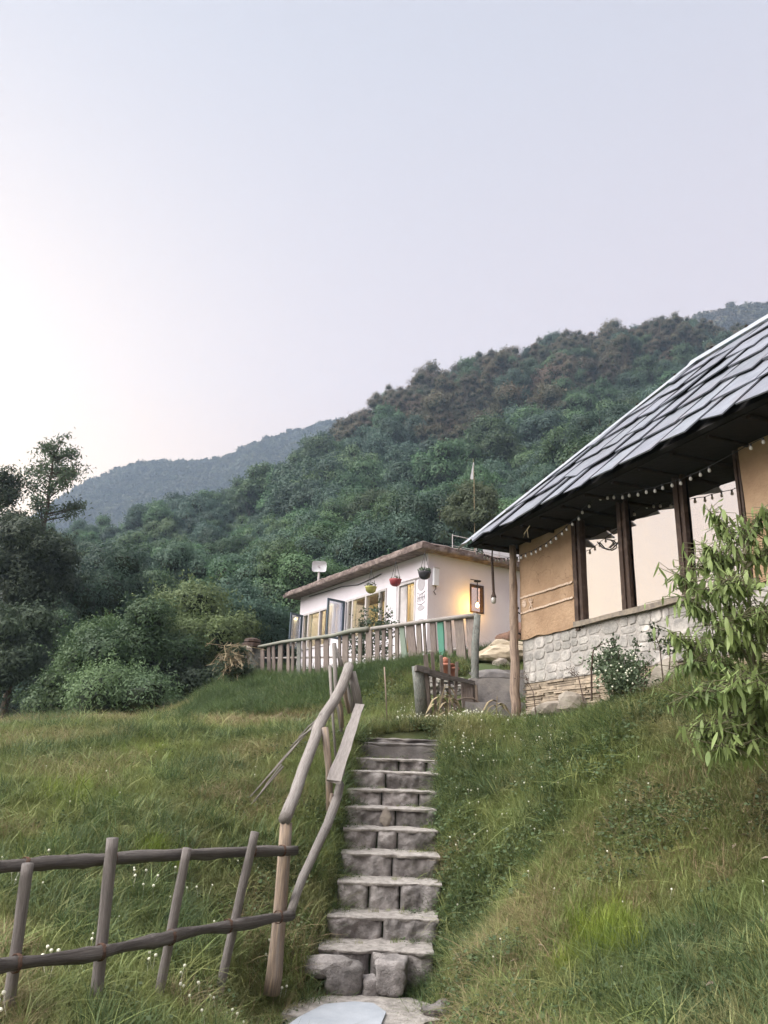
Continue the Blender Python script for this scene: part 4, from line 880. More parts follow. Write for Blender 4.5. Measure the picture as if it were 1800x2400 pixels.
for (t_, bt, w, ml) in (((155, 293), (20, 1290), 58, m_postw), ((625, 152), (518, 1200), 60, m_postw), ((1040, 208), (868, 1100), 48, m_postw), ((1417, 118), (1215, 1010), 46, m_postw)):
    pa = cL(*t_); pb = cL(*bt); Yb = YF((pa[0] + pb[0]) / 2); r = w / 2.37 / F * Yb * 1.02 / 2
    pts = [P(pb[0] + (pa[0] - pb[0]) * q, pb[1] + (pa[1] - pb[1]) * q, Yb - .015 - .05 * q) - LO for q in np.linspace(0, 1, 14)]
    b = MB(); b.tube([pts[0] - (pts[3] - pts[0]).normalized() * .3] + pts, [r * (1.0 - .06 * q) for q in np.linspace(0, 1, 15)], 12, .12); b.obj('post', ml, lf, True)
# rusty wire ties where rails meet posts
def wire_tie(c, axis, r, par, n=3):
    axis = Vector(axis).normalized(); a = axis.orthogonal().normalized(); b_ = axis.cross(a); m = MB(); pts = []
    for i in range(n * 14 + 1): t_ = 2 * math.pi * i / 14; pts.append(Vector(c) + a * math.cos(t_) * r + b_ * math.sin(t_) * r + axis * (i / 14 - n / 2) * .008)
    m.tube(pts, .0022, 4); m.obj('wire_tie', m_rust, par)
m_rust = mat('rusty_wire', (.12, .06, .035), (.06, .035, .025), 40, .8)
for (px, py, dy_) in ((57, 2028, 0), (262, 2013, 0), (431, 2003, 0), (590, 1996, 0), (660, 1994, 0)): wire_tie(lp(px, py, dy_), lp(px + 20, py, dy_) - lp(px, py, dy_), .042, lf)
for (px, py) in ((37, 2258), (235, 2232), (400, 2197), (533, 2171), (652, 2149)): wire_tie(lp(px, py, -.09), lp(px + 20, py - 4, -.09) - lp(px, py, -.09), .044, lf)
# corner post with sawn top
pts = [P(x, y, 6.68) - LO for x, y in ((636, 2330), (643, 2284), (650, 2200), (658, 2110), (666, 2000), (671, 1928))]
b = MB(); b.tube(pts, [.063, .06, .056, .052, .05, .05], 12, .1); b.obj('corner_post', m_tanpost, lf, True)

# ================================================================== handrail up the steps
hr = empty('handrail', P(669, 1916, 6.65), 0, 'crooked handrail of debarked logs and thin posts beside the steps', 'handrail'); HO = hr.location.copy()
def c4(x, y): return (550 + x / 2.765, 1500 + y / 2.765)
def hY(py): return float(np.interp(py, [1560, 1620, 1680, 1740, 1810, 1865, 1920], [10.4, 9.9, 9.3, 8.7, 7.9, 7.2, 6.6]))
pts = [(818, 1562), (812, 1580), (800, 1612), (782, 1645), (760, 1677), (745, 1708), (738, 1731), (724, 1768), (709, 1807), (700, 1836), (691, 1862), (680, 1888), (668, 1918)]
b = MB(); b.tube([P(x, y, hY(y)) - HO for x, y in pts], [.068, .066, .066, .064, .062, .066, .06, .058, .055, .054, .053, .052, .052], 12, .12); b.obj('top_rail', m_log, hr, True)
b = MB(); pts = [(797, 1838, 8.9), (792, 1862, 8.7), (785, 1884, 8.5), (767, 1934, 8.0), (750, 1968, 7.7), (738, 1996, 7.5), (722, 2030, 7.2), (708, 2060, 7.0), (695, 2095, 6.8), (682, 2136, 6.6)]
b.tube([P(*p) - HO for p in pts], [.045, .05, .05, .046, .042, .04, .038, .038, .036, .034], 10, .12); b.obj('lower_rail', m_log, hr, True)
b = MB(); pa, pb = P(843, 1652, 9.9) - HO, P(782, 1832, 8.5) - HO; b.board(pb, pa, .15, .03, (1, -.2, -.25), 8, .008, .1); o = b.obj('plank', mat('bleached_plank', (.36, .33, .31), (.24, .22, .21), 5, .9, .5, 20, (1.2, 14, 14), grain=True), hr); o['label'] = 'pale split plank leaning along the steps'
def stick(name, a, c, r0, r1, m=m_log, par=hr, O=HO, n=6):
    A, B = P(*a), P(*c); b = MB(); mid = A.lerp(B, .5) + Vector((random.uniform(-.03, .03), 0, 0)); b.tube([A - O, mid - O, B - O], [r0, (r0 + r1) / 2, r1], n + 2, .2); return b.obj(name, m, par, True)
stick('post', (773, 1900, 8.75), (761, 1706, 8.95), .036, .042, m_tanpost)
stick('brace', (841, 1665, 10.35), (824, 1575, 10.35), .07, .055)
stick('stake', (819, 1672, 10.2), (806, 1598, 10.1), .026, .03, m_tanpost)
stick('stake', (826, 1670, 10.3), (812, 1600, 10.3), .026, .024)
stick('stake', (802, 1706, 10.0), (790, 1620, 9.9), .024, .026, m_tanpost)
stick('tall_stake', (787, 1775, 9.9), (773, 1560, 10.1), .016, .02, m_log)
stick('tall_stake', (800, 1715, 10.3), (783, 1508, 10.5), .022, .03, m_log)
stick('tall_stake', (800, 1560, 10.5), (784, 1515, 10.6), .03, .026, m_log)
stick('thin_stake', (907, 1690, 11.8), (901, 1563, 11.8), .008, .012, m_tanpost)
stick('thin_stake', (783, 1893, 8.55), (778, 1860, 8.6), .02, .016, m_tanpost)
# leaning cane bundles in the grass
cb = empty('cane_bundle', P(668, 1770, 9.6), 0, 'thin dry canes leaning down the slope beside the handrail', 'canes'); CO_ = cb.location.copy()
for (a, c) in (((586, 1868, 9.0), (752, 1678, 9.3)), ((590, 1884, 8.9), (664, 1796, 9.2)), ((592, 1862, 9.05), (745, 1690, 9.35)), ((597, 1880, 8.92), (660, 1792, 9.25)), ((690, 1750, 9.2), (752, 1672, 9.2)), ((700, 1728, 9.25), (750, 1680, 9.4)), ((680, 1752, 9.3), (742, 1700, 9.1))):
    stick('cane', a, c, .008, .01, m_log, cb, CO_, 3)
rock('boulder', P(700, 1703, 14.2), .2, m_rock, 'pale rounded boulder on the path left of the handrail top', 'boulder', 41, sq=(1.1, .8, .7), rough=.15, sub=3)
o = MB(); A, B = P(625, 1703, 14.6), P(690, 1655, 15.6); o.board(A, B, .3, .12, (1, -.3, .3), 5, .02, .14); o = o.obj('sloping_slab', mat('bare_soil_slab', (.2, .15, .12), (.12, .09, .07), 8, 1, .8), None); tag(o, 'bare brown slab leaning on the bank left of the handrail', 'slab')
o = MB(); o.board(P(931, 1712, 12.0), P(927, 1686, 12.0), .1, .03, (1, 0, 0), 2, .008, .05); tag(o.obj('upright_slate', m_step, None), 'small grey slate standing upright above the top step', 'slate')
# rocks at the foot of the hut wall
def at_g(px, py, Y): q = P(px, py, Y); return q
def ck(x, y): return (1200 + x / 4.1475, 1450 + y / 4.1475)
for i, (x, y, t, s, sq, lb) in enumerate(((580, 815, 1.25, .17, (1.1, .5, .9), 'upright pale green-grey stone against the thin slate courses of the hut'), (430, 880, .9, .24, (1.3, .6, .5), 'wide pale stone lying before the hut plinth'), (300, 905, .5, .16, (1.0, .6, .6), 'pointed pale stone nearest the hut post'), (1370, 680, 3.0, .3, (1.5, .6, .45), 'long pale stone slab at the plinth right of the rose bush'), (1540, 560, 3.5, .22, (.9, .6, 1.0), 'grey-green upright stone at the plinth behind the sapling'))):
    p = on_plane(*ck(x, y), W0 + hn * .18, hn); rock('boulder', p, s, m_rock, lb, 'stone', 50 + i, sq=sq, rough=.22)

# ================================================================== vegetation
def core_blobs(lobes, sub, k=.8):
    """rough inner volumes of twigs and shade leaves"""
    import bmesh
    bm = bmesh.new()
    for (c, r) in lobes:
        g = bmesh.ops.create_icosphere(bm, subdivisions=sub, radius=1)
        for v in g['verts']:
            d = 1 + .25 * noise.noise(v.co * 2 + Vector(c)); v.co = Vector(c) + Vector((v.co.x * r[0], v.co.y * r[1], v.co.z * r[2])) * k * d
    V = np.array([v.co[:] for v in bm.verts]); Fq = [[v.index for v in f.verts] for f in bm.faces]; bm.free(); return V, Fq
def crown_mesh(name, lobes, nleaf, size, m, seed, asp=.6, core=True, droop=0.0, jitter=.28, shoots=40):
    q = np.random.default_rng(seed); C = []; D = []; w = np.array([r[0] * r[1] + r[0] * r[2] for _, r in lobes]); cnt = (w / w.sum() * nleaf).astype(int)
    for (c, r), n in zip(lobes, cnt):
        d = q.normal(size=(n, 3)); d /= np.linalg.norm(d, axis=1)[:, None]; d[:, 2] = np.where((d[:, 2] < -.3) & (q.random(n) < .6), -d[:, 2], d[:, 2])
        rad = 1 - np.abs(q.normal(size=(n, 1))) * jitter * .6 + q.normal(size=(n, 1)) * .07
        p = np.array(c) + d * rad * np.array(r) * (1 + .16 * np.sin(d[:, :1] * 7 + c[0]) * np.cos(d[:, 1:2] * 6 + c[1])); C.append(p); D.append(d * 1.5 + np.array([0, 0, .25]))
    if shoots:
        for k in range(shoots):
            (c, r) = lobes[q.integers(0, len(lobes))]; d = q.normal(size=3); d[2] = abs(d[2]) + .2; d /= np.linalg.norm(d); f = q.uniform(.85, 1.5, (16, 1)); C.append(np.array(c) + d * f * np.array(r) + q.normal(size=(16, 3)) * size * .45); D.append(np.tile(d, (16, 1)) * .3 + q.normal(size=(16, 3)) * .6)
    C = np.concatenate(C); D = np.concatenate(D); V, Fq = leaf_quads(C, D, size, q, asp)
    if droop: V[:, 2] -= 0
    me = np_mesh(name, V, Fq, m)
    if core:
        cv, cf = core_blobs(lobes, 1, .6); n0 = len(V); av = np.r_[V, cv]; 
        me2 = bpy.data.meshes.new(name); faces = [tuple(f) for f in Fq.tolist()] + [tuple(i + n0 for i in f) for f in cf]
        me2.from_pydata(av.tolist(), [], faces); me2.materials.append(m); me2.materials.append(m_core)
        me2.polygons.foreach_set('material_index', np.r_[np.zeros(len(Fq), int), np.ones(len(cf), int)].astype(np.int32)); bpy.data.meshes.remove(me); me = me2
    return me
def lobes_round(seed, R_, H_, n, zc, lo=.38, hi=.6):
    q = random.Random(seed); L = [((0, 0, zc), (R_ * .72, R_ * .72, H_ * .72))]
    for k in range(n):
        a = q.uniform(0, 6.28); e = q.uniform(-.55, 1.3); s = q.uniform(lo, hi) * R_; c = (math.cos(a) * math.cos(e) * R_ * .72, math.sin(a) * math.cos(e) * R_ * .72, zc + math.sin(e) * H_ * .75)
        L.append((c, (s, s, s * .82)))
    return L
def trunk_mesh(name, H_, r, seed, fork=3, spread=.5, low=.0):
    q = random.Random(seed); b = MB(); b.tube([(q.uniform(-.02, .02) * i * H_ * .3, q.uniform(-.02, .02) * i * H_ * .3, low + (H_ - low) * i / 4) for i in range(5)], [r * (1 - .15 * i) for i in range(5)], 7, .15)
    for k in range(fork):
        a = q.uniform(0, 6.28); z0_ = H_ * q.uniform(.4, .8); b.tube([(0, 0, z0_), (math.cos(a) * spread * H_ * .3, math.sin(a) * spread * H_ * .3, z0_ + H_ * .2), (math.cos(a) * spread * H_ * .55, math.sin(a) * spread * H_ * .55, z0_ + H_ * .42)], [r * .5, r * .35, r * .15], 5)
    me = b.mesh(name); me.materials.append(m_stem); return me
# forest tree kinds (metres)
KB = [crown_mesh('crown', lobes_round(10 + i, 3.0, 3.2, 11 + i % 3, 4.9, .32, .5), 9500, .23, (m_bl, m_bl2)[i % 2], 10 + i) for i in range(6)]
KN = [crown_mesh('crown', lobes_round(150 + i, 3.0, 3.3, 15, 4.9, .26, .44), 20000, .14, (m_bl, m_bl2)[i % 2], 150 + i) for i in range(3)]
KT = [trunk_mesh('trunk', 5.5, .2, 30 + i, 3, .5, -2.5) for i in range(3)]
def lobes_pine(seed):
    q = random.Random(seed); L = []
    for k in range(15):
        a = q.uniform(0, 6.28); zz = q.uniform(2.4, 10.0); rr_ = q.uniform(.4, 2.3) * (1.2 - abs(zz - 6.0) / 6); s = q.uniform(.7, 1.3); L.append(((math.cos(a) * rr_, math.sin(a) * rr_, zz), (s, s, s * .72)))
    L.append(((0, 0, 10.6), (.9, .9, .8))); return L
KP = [crown_mesh('crown', lobes_pine(50 + i), 6000, .25, m_pine, 50 + i, .35, True) for i in range(4)]
KPT = [trunk_mesh('trunk', 9.8, .19, 70 + i, 5, .28, -2.5) for i in range(2)]
KD = [crown_mesh('crown', lobes_round(90 + i, 2.8, 3.4, 10, 4.6), 5200, .27, m_pine, 90 + i, .5) for i in range(2)]

# ---- candidates on the hillside, near ones first; only those the photo shows are planted
cand = []
q = random.Random(12); sp = 7.2
y = 44.0
while y < 262:
    x = -.62 * y - 12
    while x < .62 * y + 10:
        cand.append((x + q.uniform(-.42, .42) * sp, y + q.uniform(-.42, .42) * sp)); x += sp
    y += sp
for k in range(420):
    y = q.uniform(175, 258); cand.append((q.uniform(-.35, .6) * y, y))
for k in range(330):
    y = q.uniform(46, 125); cand.append((q.uniform(-.56, -.06) * y, y))
for k in range(90):
    y = q.uniform(48, 105); cand.append((q.uniform(-.1, .3) * y, y))
for k in range(160):
    y = q.uniform(195, 262); cand.append((q.uniform(-.3, .6) * y, y))
cx = np.array([c[0] for c in cand]); cy = np.array([c[1] for c in cand]); cz = hillf(cx, cy)
mask = np.zeros((120, 90), bool)     # picture cells of 20 px already covered
def cover(poly_fn): 
    for r_ in range(120):
        for c_ in range(90):
            if poly_fn(c_ * 20 + 10, r_ * 20 + 10): mask[r_, c_] = True
cover(lambda x, y: (y > 1690) or (x > 1100 and y > np.interp(x, [1095, 1590, 1800], [1279, 879, 760]) + 25) or (700 < x < 1215 and y > np.interp(x, [700, 994, 1215], [1420, 1300, 1350])) or (x < 240 and y > 1250) or (x > 560 and y > 1590))
order = sorted(range(len(cand)), key=lambda i: cy[i]); plan = []
for i in order:
    X, Y, Z = cx[i], cy[i], cz[i]
    if Z < -14: continue
    px0, py0, d = proj((X, Y, Z + 5)); 
    upper = py0 < np.interp(px0, [0, 500, 700, 900, 1100, 1300, 1400, 1500, 1800], [900, 900, 1040, 1080, 1080, 1050, 960, 900, 860]) + 45 * noise.noise(Vector((X * .05, Y * .05, 1)))
    pine = upper and q.random() < .62 and Y > 110
    dark = upper and not pine and q.random() < .55
    s = q.uniform(1.1, 1.75) * (1.0 if not pine else q.uniform(.75, .95)); rad = (2.3 if pine else 3.6) * s / d * F; hc = (7.6 if pine else 4.9) * s
    if px0 < 690 and Y < 130: s *= q.uniform(.5, .68)
    if 690 <= px0 < 1350 and Y < 105: s *= .74
    lim = np.interp(px0, [-100, 180, 300, 450, 560, 700, 740, 830, 900, 960, 1050, 1150, 1300, 1400, 1480, 1590, 1700, 1900], [1290, 1262, 1225, 1188, 1150, 1085, 1045, 985, 945, 915, 885, 848, 820, 802, 790, 778, 800, 790]) + (q.uniform(-48, 6) if Y > 130 else q.uniform(-14, 12))
    hh = 11.6 if pine else 8.6; vt = proj((X, Y, Z + hh * s))[1]
    if vt < lim:
        need = s * (1 - (lim - vt) / max(1, py0 + 5 / d * F - vt)); 
        if need < .5: continue
        s = need
    rad = (2.3 if pine else 3.6) * s / d * F; hc = (7.6 if pine else 4.9) * s; u, v, _ = proj((X, Y, Z + hc)); 
    if u < -rad - 40 or u > 1800 + rad + 40 or v < 0: continue
    c0, c1 = int(max(0, (u - rad) // 20)), int(min(89, (u + rad) // 20)); r0, r1 = int(max(0, (v - rad) // 20)), int(min(119, (v + rad) // 20)); fresh = 0
    if c1 >= c0 and r1 >= r0:
        sub = mask[r0:r1 + 1, c0:c1 + 1]; fresh = int((~sub).sum()); k_ = .6
        rr0, rr1 = int(max(0, (v - rad * k_) // 20)), int((v + rad * k_ * (.3 if pine else 1)) // 20); cc0, cc1 = int(max(0, (u - rad * k_) // 20)), int((u + rad * k_) // 20)
        mask[rr0:rr1, cc0:cc1] = True
    if fresh: plan.append((fresh, X, Y, Z, s, 'pine' if pine else 'dark' if dark else 'broad', u, v))
plan.sort(key=lambda p: -p[0]); big, rest = plan[:290], plan[290:]
print('forest trees', len(plan), 'things', len(big))
def region(u, v, Y):
    sky_ = np.interp(u, [180, 450, 700, 830, 1050, 1300, 1590, 1800], [1240, 1190, 1100, 1000, 900, 835, 790, 780])
    if v < sky_ + 75: return 'on the skyline ' + ('over the far blue ridge' if u < 700 else 'above the white house' if u < 1000 else 'above the slate roof tip' if u < 1350 else 'beyond the slate roof')
    side = 'behind the dark left tree' if u < 330 else 'above the olive bushes' if u < 640 else 'above the roof antenna' if u < 820 else 'over the white house roof' if u < 1010 else 'over the house corner' if u < 1200 else 'beside the slate roof hip'
    return ('high on the slope ' if Y > 150 else 'midway up the slope ' if Y > 95 else 'low on the slope ') + side
def plant(kind, X, Y, Z, s, k, u=0, v=0):
    if kind == 'pine': cm, tm, lb, ct = KP[k % 4], KPT[k % 2], 'loose-crowned brownish pine tree on the upper forest slope', 'pine tree'
    elif kind == 'dark': cm, tm, lb, ct = KD[k % 2], KT[k % 3], 'dark brownish-green rounded tree among the pines on the upper slope', 'tree'
    else: cm, tm, lb, ct = (KB[k % 6] if Y > 92 else KN[k % 3]), KT[k % 3], 'dense rounded green broadleaf tree on the forest slope behind the houses', 'tree'
    lb = ('broad ' if s > 1.5 else 'small ' if s < 1.2 else '') + {'pine': 'brownish pine ', 'dark': 'dark rounded tree ', 'broad': 'dense green broadleaf tree '}[kind] + region(u, v, Y)
    e = empty({'pine': 'pine_tree', 'dark': 'forest_tree', 'broad': 'broadleaf_tree'}[kind], (X, Y, Z - .3), random.uniform(0, 6.28), lb, ct, {'pine': 'pines on the upper slope', 'dark': 'dark trees among the pines', 'broad': 'broadleaf trees of the forest slope'}[kind])
    e.scale = (s, s, s * random.uniform(.9, 1.15)); link('crown', cm, e); link('trunk', tm, e)
for k, (fr, X, Y, Z, s, kind, u, v) in enumerate(big): plant(kind, X, Y, Z, s, k, u, v)

# ---- scattering through geometry nodes, for what nobody could count
def scatter(name, pts, rots, scl, idx, meshes, kindtag=True):
    """one object: instances of the given meshes on points"""
    src = bpy.data.collections.new(name + '_sources')
    for i, me in enumerate(meshes):
        o = bpy.data.objects.new('%s_source_%02d' % (name, i), me); src.objects.link(o)
    me = bpy.data.meshes.new(name); me.vertices.add(len(pts)); me.vertices.foreach_set('co', np.asarray(pts, np.float32).ravel())
    for an, ty, key, ar in (('rt', 'FLOAT_VECTOR', 'vector', rots), ('sc', 'FLOAT', 'value', scl), ('ix', 'INT', 'value', idx)):
        a = me.attributes.new(an, ty, 'POINT'); a.data.foreach_set(key, np.asarray(ar, np.int32 if ty == 'INT' else np.float32).ravel())
    o = bpy.data.objects.new(name, me); COL.objects.link(o)
    g = bpy.data.node_groups.new(name, 'GeometryNodeTree'); g.interface.new_socket('Geometry', in_out='INPUT', socket_type='NodeSocketGeometry'); g.interface.new_socket('Geometry', in_out='OUTPUT', socket_type='NodeSocketGeometry')
    gi = g.nodes.new('NodeGroupInput'); go = g.nodes.new('NodeGroupOutput'); ci = g.nodes.new('GeometryNodeCollectionInfo'); ci.inputs['Collection'].default_value = src; ci.inputs['Separate Children'].default_value = True; ci.inputs['Reset Children'].default_value = True
    ip = g.nodes.new('GeometryNodeInstanceOnPoints'); ip.inputs['Pick Instance'].default_value = True
    m2p = g.nodes.new('GeometryNodeMeshToPoints')
    def na(nm, ty): n = g.nodes.new('GeometryNodeInputNamedAttribute'); n.data_type = ty; n.inputs['Name'].default_value = nm; return [s_ for s_ in n.outputs if s_.enabled][0]
    er = g.nodes.new('FunctionNodeEulerToRotation'); L = g.links.new
    L(gi.outputs[0], m2p.inputs[0]); L(m2p.outputs[0], ip.inputs['Points']); L(ci.outputs[0], ip.inputs['Instance']); L(na('ix', 'INT'), ip.inputs['Instance Index'])
    L(na('rt', 'FLOAT_VECTOR'), er.inputs[0]); L(er.outputs[0], ip.inputs['Rotation']); L(na('sc', 'FLOAT'), ip.inputs['Scale']); L(ip.outputs[0], go.inputs[0])
    md = o.modifiers.new('scatter', 'NODES'); md.node_group = g
    return tag(o, kind='stuff')
# trees beyond the three hundred, and the woods of the far ridges
pr_, rr2, sc_, ix_ = [], [], [], []
for k, (fr, X, Y, Z, s, kind, u, v) in enumerate(rest):
    pr_.append((X, Y, Z - .3)); rr2.append((0, 0, random.uniform(0, 6.28))); sc_.append(s); ix_.append({'broad': k % 6, 'pine': 6 + k % 4, 'dark': 10 + k % 2}[kind])
# bare ground of the slope between trees is filled by low scrub
for k in range(1100):
    Y = 42 + 215 * random.random() ** .8; X = random.uniform(-.58, .58) * Y; Z = float(hillf([X], [Y])[0])
    if Z > -12: pr_.append((X, Y, Z - 1.6)); rr2.append((0, 0, random.uniform(0, 6.28))); sc_.append(random.uniform(.3, .5)); ix_.append(random.choice((1, 3, 5, 10, 11)))
scatter('forest', pr_, rr2, sc_, ix_, KB + KP + KD)
KF = [crown_mesh('crown', lobes_round(120 + i, 4.2, 3.6, 7, 3.6), 260, 1.7, m_far, 120 + i, .7, True) for i in range(3)]
pts_f = []
for G, n, lim in ((RB, 15000, (-420, 60)), (RC, 5200, (150, 420))):
    ny, nx = G.shape[:2]; q2 = np.random.default_rng(3); u = q2.random(n) * (nx - 1.001); v = (1 - q2.random(n) ** 1.4) * (ny * .86 - 1.001)
    iu, iv = u.astype(int), v.astype(int); fu, fv = (u - iu)[:, None], (v - iv)[:, None]
    p = (G[iv, iu] * (1 - fu) + G[iv, iu + 1] * fu) * (1 - fv) + (G[iv + 1, iu] * (1 - fu) + G[iv + 1, iu + 1] * fu) * fv; pts_f.append(p)
pts_f = np.concatenate(pts_f); uv = np.array([proj(p)[:2] for p in pts_f]); keep = (uv[:, 0] > -60) & (uv[:, 0] < 1860) & (uv[:, 1] < 1330); pts_f = pts_f[keep] - np.array([0, 0, 1.5])
nf = len(pts_f); scatter('far_forest', pts_f, np.c_[np.zeros((nf, 2)), rng.random(nf) * 6.28], rng.uniform(.6, 1.25, nf), rng.integers(0, 3, nf), KF)

# ---- bushes and the tree on the left, between the terrace and the forest
def bush(name, px, py, Y, R_, H_, nleaf, size, m, label, cat, seed, lobes=8, trunk=True, group=None, asp=.4):
    c = P(px, py, Y); e = empty(name, (c.x, c.y, c.z), 0, label, cat, group)
    me = crown_mesh('crown', [((a, b_, z_ ), r_) for (a, b_, z_), r_ in lobes_round(seed, R_, H_, lobes, 0, .3, .5)], nleaf, size, m, seed, asp, shoots=170); link('crown', me, e)
    if trunk: b = MB(); b.tube([(0, 0, -H_ * 1.6 - 1.2), (.1 * R_, 0, -.3 * H_), (0, 0, .4 * H_)], [.12 * R_ ** .5, .09, .05], 7, .15); b.obj('trunk', m_stem, e)
    return e
bush('dark_tree', 60, 1370, 31, 2.15, 3.1, 30000, .15, m_dk, 'large dark dense bushy tree at the left edge of the grass', 'tree', 201, 14)
bush('dark_tree', 20, 1560, 29, 1.8, 2.4, 20000, .15, m_dk, 'dark shrub mass below the big tree at the left edge', 'bush', 202, 10)
bush('willowy_bush', 205, 1560, 26, 1.6, 1.8, 16000, .12, m_bamb, 'light green leafy bush at the foot of the big dark tree', 'bush', 203)
bush('willowy_bush', 250, 1395, 34, 2.1, 2.2, 12000, .14, m_bl2, 'blue-green bush right behind the big dark tree', 'bush', 204)
bush('olive_bush', 470, 1510, 27, 2.2, 1.75, 42000, .115, m_bamb, 'broad olive green feathery bush left of the picket fence', 'bush', 205, 12)
bush('olive_bush', 330, 1530, 24, 1.6, 1.5, 24000, .11, m_bl, 'dark mid-green bush between the olive bush and the dark tree', 'bush', 206)
bush('olive_bush', 575, 1455, 31, 1.7, 1.6, 24000, .12, m_bl2, 'green tree crown just left of the white house', 'tree', 207)
bush('willowy_bush', 400, 1470, 33, 1.6, 1.5, 20000, .12, m_bl, 'pale green topped bush behind the olive bush', 'bush', 208)
bush('willowy_bush', 160, 1640, 24, 1.2, .8, 9000, .1, m_bl, 'low green bush where the left slope meets the thicket', 'bush', 209)
bush('willowy_bush', 450, 1600, 24.5, 1.5, .75, 16000, .11, m_dk, 'low dark bush beneath the olive bush at the bank', 'bush', 210)
bush('willowy_bush', 300, 1645, 21.5, 1.7, .5, 16000, .09, m_bl, 'low green undergrowth bush along the grass crest', 'bush', 211, 18)
bush('bamboo_tree', 1110, 1215, 37, 1.45, 1.9, 12000, .2, leafmat('grey_green_leaf', (.12, .15, .09), (.08, .11, .06)), 'pale grey-green willow-like tree rising behind the white house roof', 'tree', 212, 9, asp=.25)
# the open-crowned slender tree above the dark one
def airy_tree(px, py, Y, topy, label):
    base = P(px, py, Y); top = P(px - 10, topy, Y); e = empty('slender_tree', base, 0, label, 'tree'); Ht = top.z - base.z; q = random.Random(5); b = MB(); tips = []
    b.tube([(0, 0, -1), (.05, 0, Ht * .3), (-.05, .02, Ht * .62), (-.1, 0, Ht * .92)], [.1, .085, .06, .02], 7)
    for k in range(36):
        z0_ = Ht * q.uniform(.12, .9); a = q.uniform(0, 6.28); l = Ht * q.uniform(.24, .46) * (1.25 - .75 * z0_ / Ht); c, s_ = math.cos(a) * l * .85, math.sin(a) * l * .85
        p = [(0, 0, z0_), (c * .5, s_ * .5, z0_ + l * .2), (c, s_, z0_ + l * .42)]; b.tube(p, [.035, .022, .01], 5); 
        for t_ in range(7):
            f = q.uniform(.35, 1.05); tips.append((c * f + q.uniform(-.18, .18), s_ * f + q.uniform(-.18, .18), z0_ + l * .42 * f + q.uniform(-.12, .18)))
    b.obj('trunk', m_stem, e); tips = np.array(tips); qq = np.random.default_rng(4); n = 20
    Cc = np.repeat(tips, n, 0) + qq.normal(size=(len(tips) * n, 3)) * .15; D = qq.normal(size=Cc.shape); D[:, 2] = D[:, 2] * .5 + .4
    V, Fq = leaf_quads(Cc, D, .18, qq, .32); link('crown', np_mesh('crown', V, Fq, m_dk), e); return e
airy_tree(95, 1265, 33, 1040, 'slender open-crowned tree against the glow at the left edge')
airy_tree(-20, 1265, 32, 1110, 'second thin tree cut by the left frame edge')

# climbing plant behind the pickets
e = empty('climbing_rose', fp(*k1(660, 760)) - fnv * .7, 0, 'dark climbing plant tied up behind the picket fence by the window', 'plant'); b = MB(); tips = []; q = random.Random(9)
for (x0, y0, x1, y1) in ((600, 760, 602, 545), (650, 760, 672, 530), (700, 760, 735, 545), (640, 750, 640, 600), (720, 740, 755, 610), (590, 740, 590, 590), (680, 740, 700, 610), (530, 760, 528, 690), (590, 770, 585, 720)):
    A = on_plane(*k1(x0, y0 + 50), FA - fnv * .7, fnv) - e.location; B = on_plane(*k1(x1, y1), FA - fnv * .7, fnv) - e.location; M_ = A.lerp(B, .5) + Vector((q.uniform(-.1, .1), 0, 0)); b.tube([A, M_, B], [.02, .014, .006], 5)
    for k in range(34): f = q.random() ** .7; tips.append(A.lerp(B, f) + Vector((q.gauss(0, .11), q.gauss(0, .1), q.gauss(0, .08))))
b.obj('stems', m_stem, e); tips = np.array([t_[:] for t_ in tips]); qq = np.random.default_rng(6); Cc = np.repeat(tips, 8, 0) + qq.normal(size=(len(tips) * 8, 3)) * .05; V, Fq = leaf_quads(Cc, qq.normal(size=Cc.shape) + np.array([0, 0, .5]), .075, qq, .6); link('leaves', np_mesh('leaves', V, Fq, m_dk), e)

# rose bush and flowering stems at the hut plinth
def wallp(x, y, off): return on_plane(*ck(x, y), W0 + hn * off, hn)
rb = empty('rose_bush', wallp(1010, 740, .75), 0, 'dark bushy rose with small white flowers before the hut plinth', 'bush'); RO2 = rb.location.copy()
tips = []; b = MB(); q = random.Random(10); base = Vector((0, 0, -.25))
for (x, y, w) in ((990, 190, 14), (1220, 225, 14), (900, 330, 30), (1000, 380, 60), (1100, 420, 50), (860, 440, 40), (1180, 480, 50), (960, 520, 60), (1060, 560, 60), (1230, 560, 30), (1120, 620, 60), (1010, 640, 60), (830, 400, 30), (940, 300, 20), (1040, 300, 20), (1240, 400, 22), (1150, 520, 50)):
    B = wallp(x, y, .75 + q.uniform(-.15, .15)) - RO2; M_ = base.lerp(B, .5) + Vector((q.uniform(-.03, .03), q.uniform(-.03, .03), .02)); b.tube([base, M_, B], [.008, .007, .004], 5)
    for k in range(int(w * 1.9)):
        f = 1 - abs(q.gauss(0, .16 if w < 25 else .1)); tips.append(base.lerp(B, f) + Vector([q.gauss(0, .022 if w < 25 else .075) for _ in range(3)]))
b.tube([wallp(775, 800, .9) - RO2, wallp(772, 500, .9) - RO2, wallp(790, 310, .9) - RO2, wallp(850, 255, .9) - RO2, wallp(950, 225, .9) - RO2], [.012, .012, .009, .006, .003], 6)
b.obj('stems', m_darkwood, rb); tips = np.array([t_[:] for t_ in tips]); qq = np.random.default_rng(8); Cc = np.repeat(tips, 3, 0) + qq.normal(size=(len(tips) * 3, 3)) * .02; V, Fq = leaf_quads(Cc, qq.normal(size=Cc.shape) + np.array([0, 0, .6]), .048, qq, .5); link('leaves', np_mesh('leaves', V, Fq, m_dk), rb)
fm = MB()
